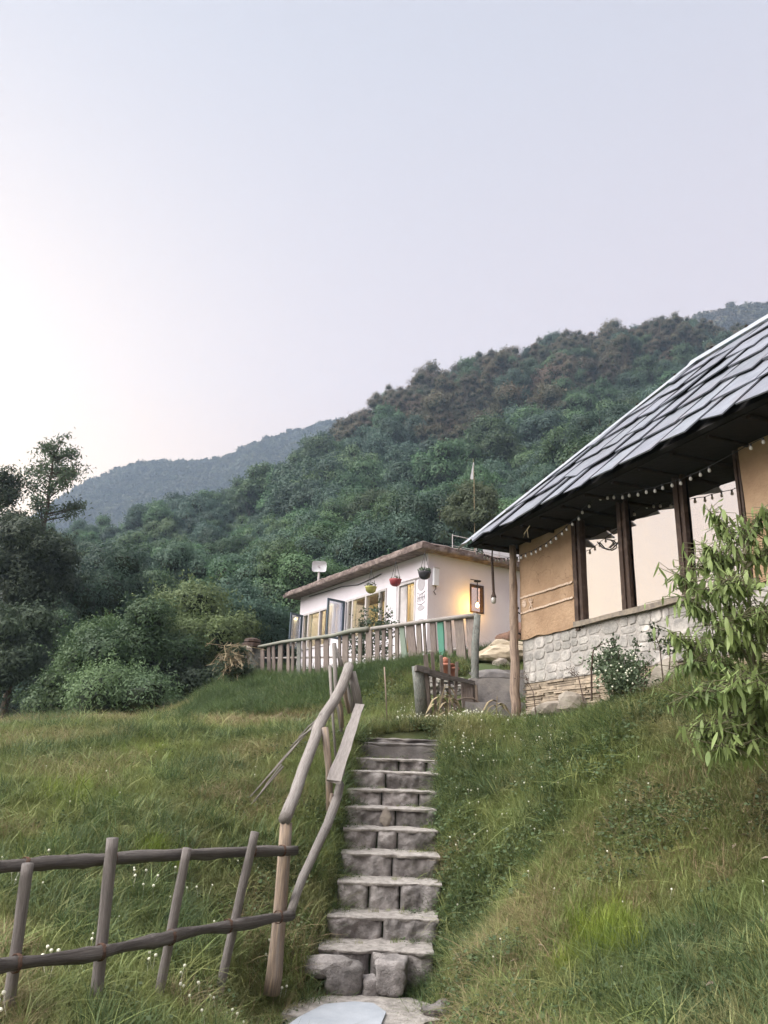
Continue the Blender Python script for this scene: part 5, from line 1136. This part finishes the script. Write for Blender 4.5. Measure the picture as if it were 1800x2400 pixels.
for k in range(46):
    c = wallp(q.uniform(790, 1250), q.uniform(330, 680), .93 + q.uniform(-.02, .1)) - RO2; s = q.uniform(.007, .013)
    lathe(fm, [(.001, -s), (s, 0), (.001, s)], 6, c)
fo = fm.obj('blossom', m_clover, rb); fo['kind'] = 'stuff'
def weed_stem(x0, y0, x1, y1, off, n, size, label, m=m_dk, spread=.06):
    A = wallp(x0, y0, off); e = empty('tall_weed', A, 0, label, 'plant'); B = wallp(x1, y1, off) - A; q = random.Random(x0); b = MB(); b.tube([Vector((0, 0, -.2)), B * .5 + Vector((.03, 0, 0)), B], [.008, .006, .003], 5); tips = []
    for k in range(6): f = q.uniform(.45, .95); o_ = Vector((q.uniform(-.12, .12), q.uniform(-.05, .05), q.uniform(.02, .12))); b.tube([B * f, B * f + o_], [.004, .002], 4); tips += [B * f + o_ * u_ for u_ in (.6, 1)]
    tips += [B] * 3; b.obj('stem', m_darkwood, e); T = np.array([t_[:] for t_ in tips]); qq = np.random.default_rng(x0); C_ = np.repeat(T, n, 0) + qq.normal(size=(len(T) * n, 3)) * spread * .5; V, Fq = leaf_quads(C_, qq.normal(size=C_.shape) + np.array([0, 0, .6]), size, qq, .45); link('leaves', np_mesh('leaves', V, Fq, m), e)
weed_stem(1460, 470, 1360, 80, .5, 4, .06, 'tall thin weed with sparse dark leaves against the stone plinth')
weed_stem(1500, 500, 1520, 240, .6, 5, .06, 'thin drooping weed right of the tallest one by the plinth')
weed_stem(1250, 640, 1300, 430, .8, 3, .05, 'low dry weed stems at the right foot of the rose bush', m_weed)
weed_stem(240, 860, 130, 560, .55, 2, .03, 'wispy dry weed beside the hut post', m_stem)
weed_stem(690, 640, 560, 500, .5, 2, .03, 'sprawling thin twig before the plinth left of the rose bush', m_stem)

# dry maize plants at the gate
for (x, y, x1, y1, lb) in ((390, 1300, 520, 850, 'dry maize plant with pale leaves leaning on the gate'), (560, 1330, 560, 1010, 'dry maize plant with one broad hanging pale leaf before the gate'), (1180, 1260, 1190, 1000, 'thin dry stalks between gate and hut post'), (300, 1340, 470, 1000, 'dry curled stalk at the foot of the gate post')):
    A = P(*c3(x, y), YG - .25); e = empty('dry_maize', A, 0, lb, 'plant'); B = P(*c3(x1, y1), YG - .25) - A; b = MB(); q = random.Random(x); b.tube([(0, 0, -.15), B * .5, B], [.012, .01, .005], 6); b.obj('stalk', m_straw, e)
    for k in range(7):
        f = q.uniform(.15, .95); a = q.choice((0, 3.14)) + q.uniform(-.6, .6); l = q.uniform(.14, .3); r0 = B * f; pts = [r0 + Vector((math.cos(a) * l * u, math.sin(a) * l * u, l * (.8 * u - 1.5 * u * u))) for u in (0, .3, .6, 1)]
        b = MB(); V = []
        for p_, w_ in zip(pts, (.01, .026, .022, .002)): V += [p_ + Vector((0, -w_, 0)) + Vector((w_ * .7, 0, 0)), p_ + Vector((0, w_, 0)) - Vector((w_ * .7, 0, 0))]
        b.add(V, [(i * 2, i * 2 + 1, i * 2 + 3, i * 2 + 2) for i in range(3)]); b.obj('leaf', m_straw, e)
# straw heap at the far fence corner
st = MB(); q = random.Random(2)
c0 = P(*c7(150, 330), q1.y - .3)
for k in range(260):
    a = c0 + Vector((q.gauss(0, .2), q.gauss(0, .2), q.gauss(-.12, .16))); d = Vector((q.gauss(0, .2), q.gauss(0, .2), q.uniform(-.35, .1))); st.tube([a, a + d], .008, 3, cap=False)
tag(st.obj('straw_heap', m_straw, None), kind='stuff')
bush('dark_shrub', 549, 1570, q1.y - .1, .42, .55, 2500, .09, m_dk, 'dark little shrub under the straw at the far fence corner', 'bush', 231, 5, False)

# ---- the sapling with long hanging leaves in the right foreground
sp_base = Vector((2.95, 5.6, gz1(2.95, 5.6))); sap = empty('young_tree', sp_base, 0, 'young tree with long drooping light green leaves at the right edge', 'tree')
def leaf_mesh(L, w, curl, seed):
    q = random.Random(seed); V = []; n = 6
    for i in range(n + 1):
        u = i / n; ww = w * (math.sin(math.pi * min(1, u * .92 + .06)) ** .8) * (1 - .35 * u); x = curl * u * u
        V += [(-ww, .012 + x * .2 + .004 * math.sin(u * 9), -L * u), (0, x * .2, -L * u), (ww, .012 + x * .2, -L * u)]
    V = [(a, b_ + curl * .5 * (c / L) ** 2 * L, c) for a, b_, c in V]
    f = [(i * 3 + k, i * 3 + k + 1, i * 3 + k + 4, i * 3 + k + 3) for i in range(n) for k in (0, 1)]
    me = bpy.data.meshes.new('leaf'); me.from_pydata(V, [], f); me.materials.append(m_sap); me.polygons.foreach_set('use_smooth', [True] * len(f)); return me
LM = [leaf_mesh(1.0, w, c, i) for i, (w, c) in enumerate(((.13, .25), (.145, -.2), (.125, .45), (.15, .1)))]
q = random.Random(21); br = MB(); leafs = []
def sq_pt(px, py, Y): return P(px, py, Y) - sp_base
trk = [Vector((.1, 0, -.4)), Vector((.12, 0, .3)), sq_pt(1770, 1640, 5.7), sq_pt(1755, 1400, 5.8), sq_pt(1740, 1260, 5.9)]
br.tube(trk, [.03, .028, .022, .015, .008], 7)
limbs = [((1772, 1650), (1690, 1600), (1610, 1630), 5.5), ((1770, 1620), (1700, 1520), (1590, 1560), 5.6), ((1765, 1560), (1690, 1440), (1600, 1400), 5.7), ((1760, 1480), (1690, 1390), (1590, 1350), 5.8), ((1755, 1430), (1700, 1320), (1650, 1275), 5.9),
         ((1750, 1350), (1710, 1240), (1665, 1200), 6.0), ((1745, 1300), (1760, 1230), (1790, 1190), 5.9), ((1772, 1700), (1720, 1720), (1640, 1700), 5.4), ((1770, 1640), (1800, 1560), (1840, 1500), 5.6), ((1765, 1540), (1810, 1430), (1850, 1360), 5.7), ((1775, 1720), (1810, 1700), (1860, 1720), 5.4),
         ((1772, 1620), (1740, 1560), (1700, 1620), 5.3), ((1760, 1500), (1740, 1400), (1710, 1480), 5.4), ((1755, 1400), (1720, 1330), (1680, 1380), 5.5), ((1765, 1600), (1680, 1560), (1570, 1480), 5.7), ((1765, 1560), (1720, 1480), (1660, 1500), 6.0), ((1750, 1330), (1790, 1290), (1830, 1270), 6.1), ((1775, 1740), (1740, 1760), (1690, 1750), 5.3), ((1772, 1660), (1700, 1660), (1650, 1720), 5.4), ((1770, 1600), (1650, 1540), (1620, 1500), 5.9), ((1760, 1440), (1800, 1400), (1780, 1500), 5.5), ((1770, 1700), (1800, 1640), (1790, 1600), 5.3), ((1750, 1320), (1700, 1290), (1640, 1330), 5.9)]
for (a, m_, c, Yc) in limbs:
    A, M_, Cc = sq_pt(*a, 5.75), sq_pt(*m_, Yc + .05), sq_pt(*c, Yc); pts = [A.lerp(M_, u).lerp(M_.lerp(Cc, u), u) for u in (0, .2, .4, .6, .8, 1)]; br.tube(pts, [.012, .01, .008, .006, .004, .003], 5)
    for k in range(175):
        u = q.uniform(.2, 1.05); p = A.lerp(M_, u).lerp(M_.lerp(Cc, u), u)
        if k % 2 == 0: dv_ = Vector((q.gauss(0, .09), q.gauss(0, .09), q.uniform(-.07, .09))); br.tube([p, p + dv_], [.003, .002], 4); p = p + dv_
        leafs.append((p, u))
br.obj('trunk', mat('sapling_bark', (.13, .12, .07), (.08, .08, .045), 10), sap)
for k, (p, u) in enumerate(leafs):
    if k % 1: continue
    L = q.uniform(.06, .145); R3 = Matrix.Rotation(q.uniform(0, 6.28), 3, 'Z') @ Matrix.Rotation(q.gauss(-.6, .45), 3, 'X')
    if k < 300:
        o = link('leaf', LM[k % 4], sap); o.location = p; o.rotation_euler = R3.to_euler(); o.scale = (L, L, L)
    else:
        if k == 300: exV, exF = [], []
        base = len(exV); me = LM[k % 4]; exV += [(R3 @ (v.co * L) + p)[:] for v in me.vertices]; exF += [tuple(i + base for i in f.vertices) for f in me.polygons]
me = bpy.data.meshes.new('leaves'); me.from_pydata(exV, [], exF); o = link('leaves', me, sap, m_sap, True); o['kind'] = 'stuff'

# prayer-flag pole among the trees, cable loop in the window, twig on the eave, litter
A = P(1113, 1215, 36); fpole = empty('flag_pole', A, 0, 'tall thin pole with a small white pennant among the trees behind the house', 'flag pole')
b = MB(); b.tube([(0, 0, -3), P(1111, 1130, 36) - A, P(1109, 1075, 36) - A], [.022, .018, .01], 6); b.obj('pole', m_straw, fpole)
b = MB(); b.board(P(1106, 1122, 36) - A, P(1110, 1085, 36) - A, .16, .01, (1, .3, 0), 5, .03, .03); b.obj('pennant', m_plastic, fpole)
b = MB(); b.tube([Vector((*[0, 0], 0)) + Vector((t_, .0, z_)) for t_, z_ in ((lambda h: (h[0], h[1]))(hl(px, py)) for px, py in ((1400, 1270), (1412, 1284), (1428, 1289), (1438, 1284), (1440, 1274), (1432, 1266), (1422, 1264)))], .009, 5)
b.tube([Vector((t_, .0, z_)) for t_, z_ in (hl(px, py) for px, py in ((1430, 1284), (1440, 1274), (1448, 1272), (1457, 1264)))], .009, 5); b.obj('cable', m_black, hut)
A = on_plane(1242, 1232, W0 + hn * .72, hn); b = MB(); b.tube([(0, 0, 0), on_plane(1228, 1252, W0 + hn * .74, hn) - A], .006, 5)
for k in (1, 4): b.tube([on_plane(1236, 1241, W0 + hn * .73, hn) - A, on_plane(1222 + 4 * k, 1262 - 2 * (k % 3), W0 + hn * (.7 + .02 * k), hn) - A], .003, 4)
o = b.obj('dry_twig', m_straw, None); o.location = A; tag(o, 'dry twig dangling from the slate eave near the hut corner', 'twig')
b = MB(); q = random.Random(31)
for (px, py) in ((1660, 1960), (1700, 1985), (1722, 2000), (1745, 1975), (1755, 2012), (1780, 1995), (1660, 1945), (1735, 2030), (1690, 2010), (1795, 2030), (1510, 2060), (1455, 2150), (1530, 2115), (1205, 2270), (1270, 2235), (1790, 2180), (1670, 2330), (1600, 2240), (1630, 2190), (1760, 1945)):
    d = ray(px, py); t_ = 4.0
    while t_ < 12 and (CO + d * (t_ / d.y)).z > gz1((CO + d * (t_ / d.y)).x, t_) + .06: t_ += .05
    c = CO + d * (t_ / d.y) + Vector((0, 0, .05)); a = q.uniform(0, 6.28); L1 = Vector((math.cos(a), math.sin(a), q.uniform(-.2, .5))) * q.uniform(.03, .055); w_ = Vector((-math.sin(a), math.cos(a), q.uniform(-.3, .6))) * .014
    b.add([c - L1, c - w_ + Vector((0, 0, .006)), c + L1, c + w_ + Vector((0, 0, .006)), c], [(0, 1, 4), (1, 2, 4), (2, 3, 4), (3, 0, 4)])
tag(b.obj('leaf_litter', mat('dead_leaf', (.42, .36, .3), (.28, .22, .17), 30, rnd=.1), None), kind='stuff')

# ================================================================== grass, herbs, flowers
def blade_clump(name, n, L0, L1, w, spread, lean, m, seed, seg=3, upright=.0):
    q = np.random.default_rng(seed); V = []; Fq = []
    for k in range(n):
        a = q.uniform(0, 6.28); r = spread * q.random() ** .6; x, y = r * math.cos(a), r * math.sin(a); L = q.uniform(L0, L1); da = q.uniform(0, 6.28); ln = lean * q.uniform(.2, 1.2); ww = w * q.uniform(.6, 1.2); ca, sa = math.cos(da), math.sin(da); b0_ = len(V)
        for i in range(seg + 1):
            u = i / seg; h = L * (u - ln * .45 * u * u); o_ = L * ln * u * u; wq = ww * (1 - u ** 1.5) + .0004
            V += [(x + ca * o_ - sa * wq, y + sa * o_ + ca * wq, h), (x + ca * o_ + sa * wq, y + sa * o_ - ca * wq, h)]
        Fq += [(b0_ + 2 * i, b0_ + 2 * i + 1, b0_ + 2 * i + 3, b0_ + 2 * i + 2) for i in range(seg)]
    return np_mesh(name, V, Fq, m)
GR = [blade_clump('turf', 34, .05, .13, .0022, .09, .8, m_g1, i) for i in range(3)] \
   + [blade_clump('turf', 26, .09, .22, .0028, .1, 1.0, m_g1, 10 + i) for i in range(3)] \
   + [blade_clump('lush', 20, .18, .4, .005, .1, 1.15, m_g2, 20 + i, 5) for i in range(2)] \
   + [blade_clump('dry', 16, .1, .3, .0022, .12, 1.1, m_g3, 30 + i) for i in range(2)] \
   + [blade_clump('tuft', 70, .18, .38, .0022, .07, .75, m_g4, 40, 4)] \
   + [blade_clump('lush', 12, .2, .45, .0045, .07, 1.3, m_g1, 45, 6)]
def weed_mesh(seed, m=m_weed, n=26, s=.04, r=.09):
    q_ = np.random.default_rng(seed); c = q_.normal(size=(n, 3)) * np.array([r, r, .02]) + np.array([0, 0, .05]); V, Fq = leaf_quads(c, np.tile([0, 0, 1.0], (n, 1)), s, q_, .7); return np_mesh('weed', V, Fq, m)
GR += [weed_mesh(60), weed_mesh(61)]
def clover_flower(seed):
    b = MB(); b.tube([(0, 0, 0), (.005, 0, .06), (0, .005, .1)], .0012, 3, cap=False); me1 = b
    q_ = random.Random(seed); lathe(b, [(.001, .094), (.008, .097), (.011, .104), (.008, .112), (.001, .115)], 7); me = b.mesh('clover'); me.materials.append(m_clover); return me
CL = [clover_flower(1)]
def norm_up(x, y, e=.08):
    dx = (gz(x + e, y) - gz(x - e, y)) / (2 * e); dy = (gz(x, y + e) - gz(x, y - e)) / (2 * e); return dx, dy
def spots(n, x0, x1, y0, y1, seed):
    q_ = np.random.default_rng(seed); x = q_.uniform(x0, x1, n); y = q_.uniform(y0, y1, n); return x, y, q_
def in_view(x, y, z, m_=60):
    P3 = np.c_[x, y, z] - np.array(CO[:]); A = np.array(CM.transposed()); Q = P3 @ A.T; u = 900 + F * Q[:, 0] / -Q[:, 2]; v = 1200 - F * Q[:, 1] / -Q[:, 2]; return (Q[:, 2] < -.5) & (u > -m_) & (u < 1800 + m_) & (v > 1400) & (v < 2400 + 2.5 * m_), u, v
BL = []      # keep-out tests
def blocked(x, y):
    st_ = (np.abs(x - np.interp(y, SY, SCX)) < np.interp(y, SY, SHW) - .07) & (y > 6.9) & (y < 11.5)
    slab = (np.hypot((x + .12) / .56, (y - 6.4) / .62) < 1)
    rel = np.stack([x - W0.x, y - W0.y], -1); t = -(rel @ np.array([hd.x, hd.y])); s_ = -(rel @ np.array([hn.x, hn.y])); h_ = (t > -.1) & (t < 8) & (s_ > -.02) & (s_ < 4.2)
    rl2 = np.stack([x - C0.x, y - C0.y], -1); a = rl2 @ np.array([ux.x, ux.y]); c = rl2 @ np.array([uy.x, uy.y]); hs_ = (a > -.1) & (a < 6) & (c > -.1) & (c < 8)
    wl_ = (x > xa - .1) & (x < 3.0) & (y > YW - .15) & (y < YW + .6); sd_ = (x > 1.62) & (x < 2.3) & (y > 12.5) & (y < 15.5)
    return st_ | slab | h_ | hs_ | wl_ | sd_
tot = []
def lay(n, box, choose, smin, smax, seed, tilt=.35, cond=None):
    x, y, q_ = spots(n, *box, seed); z = gz(x, y); ok, u, v = in_view(x, y, z); ok &= ~blocked(x, y)
    if cond is not None: ok &= cond(x, y, q_, u, v)
    x, y, z = x[ok], y[ok], z[ok]; dx, dy = norm_up(x, y); k = len(x); ix = choose(x, y, q_, k); s_ = q_.uniform(smin, smax, k)
    rel = np.stack([x - W0.x, y - W0.y], -1); sw_ = rel @ np.array([hn.x, hn.y]); tw_ = -(rel @ np.array([hd.x, hd.y]))
    s_ = s_ * np.where((sw_ > 0) & (sw_ < .75) & (tw_ > -.6) & (tw_ < 3.4), .5, 1) * np.where((x > .35) & (x < 2.4) & (y > 11.9) & (y < 14.2), .6, 1) * np.where((dF(x, y) > -.5) & (dF(x, y) < .45) & (y > 14.5), .6, 1)
    # lean a little downhill, turn at random
    rx_ = np.arctan(dy) * tilt + q_.normal(size=k) * .18; ry_ = -np.arctan(dx) * tilt + q_.normal(size=k) * .18
    tot.append((np.c_[x, y, z - .01 + nz(x, y)], np.c_[rx_, ry_, q_.uniform(0, 6.28, k)], s_, ix))
def nz(x, y): return .05 * nrand(x, y, 1.7, 3)
def pat(x, y, s=.7, seed=9): return nrand(x, y, s, seed)
dF = lambda x, y: (x - FA.x) * fnv.x + (y - FA.y) * fnv.y
def ch(x, y, q_, k):
    r = q_.random(k); p = pat(x, y); p2 = pat(x, y, 1.6, 4); o_ = np.where(r < .45, q_.integers(0, 3, k), q_.integers(3, 6, k))
    o_ = np.where((p > .1) & (r > .84), 8 + q_.integers(0, 2, k), o_); o_ = np.where((p2 > .1) & (r < .3), 12 + q_.integers(0, 2, k), o_); o_ = np.where((p < -.1) & (r > .9), 6 + q_.integers(0, 2, k), o_); o_ = np.where(r > .975, 11, o_)
    bank = (dF(x, y) < 3.6) & (y > 15.1) & (x > -4.5); o_ = np.where(bank & (r < .45), 6 + q_.integers(0, 2, k), o_)
    path = (np.abs(y - 14.3 + .25 * (x + 2)) < .75) & (x < -.6); o_ = np.where(path & (r < .75), np.where(r < .4, 8 + q_.integers(0, 2, k), 12), o_)
    mead = (x < -.5) & (y < 13.2) & (pat(x, y, .8, 7) > -.05); o_ = np.where(mead & (r > .96), 11, o_); return o_
lay(62000, (-3.4, 3.6, 3.6, 7.5), ch, .55, .95, 1)
lay(74000, (-6.4, 4.2, 7.5, 12.6), ch, .7, 1.15, 2)
lay(46000, (-9.5, 4.2, 12.6, 17.5), ch, .8, 1.3, 3, cond=lambda x, y, q_, u, v: ~((np.abs(y - 14.3 + .25 * (x + 2)) < .6) & (x < -.6) & (x > -5)) | (q_.random(len(x)) < .35))
lay(42000, (-11, 4, 16, 26), ch, .9, 1.5, 4, cond=lambda x, y, q_, u, v: ((x - FA.x) * fnv.x + (y - FA.y) * fnv.y) > -.6)
# long lush grass: under the picket fence, beside the steps, along the hut bank crest
ch_l = lambda x, y, q_, k: np.where(q_.random(k) < .75, 6 + q_.integers(0, 2, k), 11)
lay(9000, (-5, 3.5, 14, 24.5), ch_l, .55, .95, 5, cond=lambda x, y, q_, u, v: (dF(x, y) > .25) & (dF(x, y) < 2.0) & ~((x > .3) & (y < 13.7)) & (u > 640) & (q_.random(len(x)) < 1 - dF(x, y) / 2.2))
lay(5000, (-1.0, 1.4, 6.8, 12.2), ch_l, .45, .8, 6, cond=lambda x, y, q_, u, v: (np.abs(x - .3) < .8) & (q_.random(len(x)) < .35))
lay(7000, (1.2, 4.2, 6.5, 12), lambda x, y, q_, k: np.where(q_.random(k) < .5, 11, np.where(q_.random(k) < .6, 6, 8)), .5, .95, 7, cond=lambda x, y, q_, u, v: (gz(x, y) > 1.75) & (q_.random(len(x)) < .4))
lay(5000, (-7, 0, 8.5, 16), lambda x, y, q_, k: np.where(q_.random(k) < .5, 11, np.where(q_.random(k) < .5, 7, 9)), .45, .8, 8, cond=lambda x, y, q_, u, v: q_.random(len(x)) < .5)
lay(9000, (-.9, 1.5, 6.9, 11.9), lambda x, y, q_, k: np.where(q_.random(k) < .35, 6, np.where(q_.random(k) < .6, 3, 12)), .5, .95, 9, cond=lambda x, y, q_, u, v: (np.abs(x - np.interp(y, SY, SCX)) < np.interp(y, SY, SHW) + .2))
for i, st_ in enumerate(STEPS[:9]):
    n = 9; hwid = SHW[i]; side = rng.random(n) < .5; x = np.where(rng.random(n) < .6, np.where(side, SCX[i] - hwid * rng.uniform(.7, 1.05, n), SCX[i] + hwid * rng.uniform(.7, 1.05, n)), SCX[i] + hwid * rng.uniform(-.8, .8, n)); y = st_.y + rng.uniform(.2, .36, n)
    tot.append((np.c_[x, y, np.full(n, st_.z - .01)], np.c_[rng.normal(0, .2, n), rng.normal(0, .2, n), rng.uniform(0, 6.28, n)], rng.uniform(.3, .65, n), rng.choice([0, 1, 2, 12, 13], n)))
# bright fine tufts
for i, (px, py, Y, n, rad) in enumerate(((1445, 2240, 5.5, 26, .14), (350, 2060, 7.2, 18, .13), (150, 1930, 8.2, 16, .2), (300, 1780, 10.5, 10, .25), (1400, 2180, 5.7, 8, .2))):
    c = P(px, py, Y); x = rng.normal(c.x, rad, n); y = rng.normal(c.y + .2, rad, n); z = gz(x, y); tot.append((np.c_[x, y, z], np.c_[rng.normal(0, .15, n), rng.normal(0, .15, n), rng.uniform(0, 6.28, n)], rng.uniform(.7, 1.05, n), np.full(n, 10)))
A_, B_, C_, D_ = [np.concatenate([t_[i] for t_ in tot]) for i in range(4)]
print('grass clumps', len(A_)); scatter('grass', A_, B_, C_, D_, GR)
tot = []
cl0 = lambda x, y, q_, k: np.zeros(k, int)
lay(1000, (-.8, 2.6, 11.3, 13.6), cl0, .8, 1.15, 11, 0, cond=lambda x, y, q_, u, v: (u > 930) & (pat(x, y, 1.5, 2) > -.25) & (q_.random(len(x)) < .5))
lay(260, (.8, 2.2, 7.5, 11), cl0, .6, .95, 12, 0, cond=lambda x, y, q_, u, v: (u < 1330) & (q_.random(len(x)) < .45))
lay(800, (-2.6, 0, 4.2, 7.2), cl0, .7, 1.1, 13, 0, cond=lambda x, y, q_, u, v: (pat(x, y, 1.2, 6) > .05) & (q_.random(len(x)) < .5))
lay(300, (-4, 3, 5, 12), cl0, .5, .8, 14, 0, cond=lambda x, y, q_, u, v: q_.random(len(x)) < .3)
A_, B_, C_, D_ = [np.concatenate([t_[i] for t_ in tot]) for i in range(4)]
print('flowers', len(A_)); scatter('clover_flowers', A_ + np.array([0, 0, .1]), B_, C_, D_, CL)
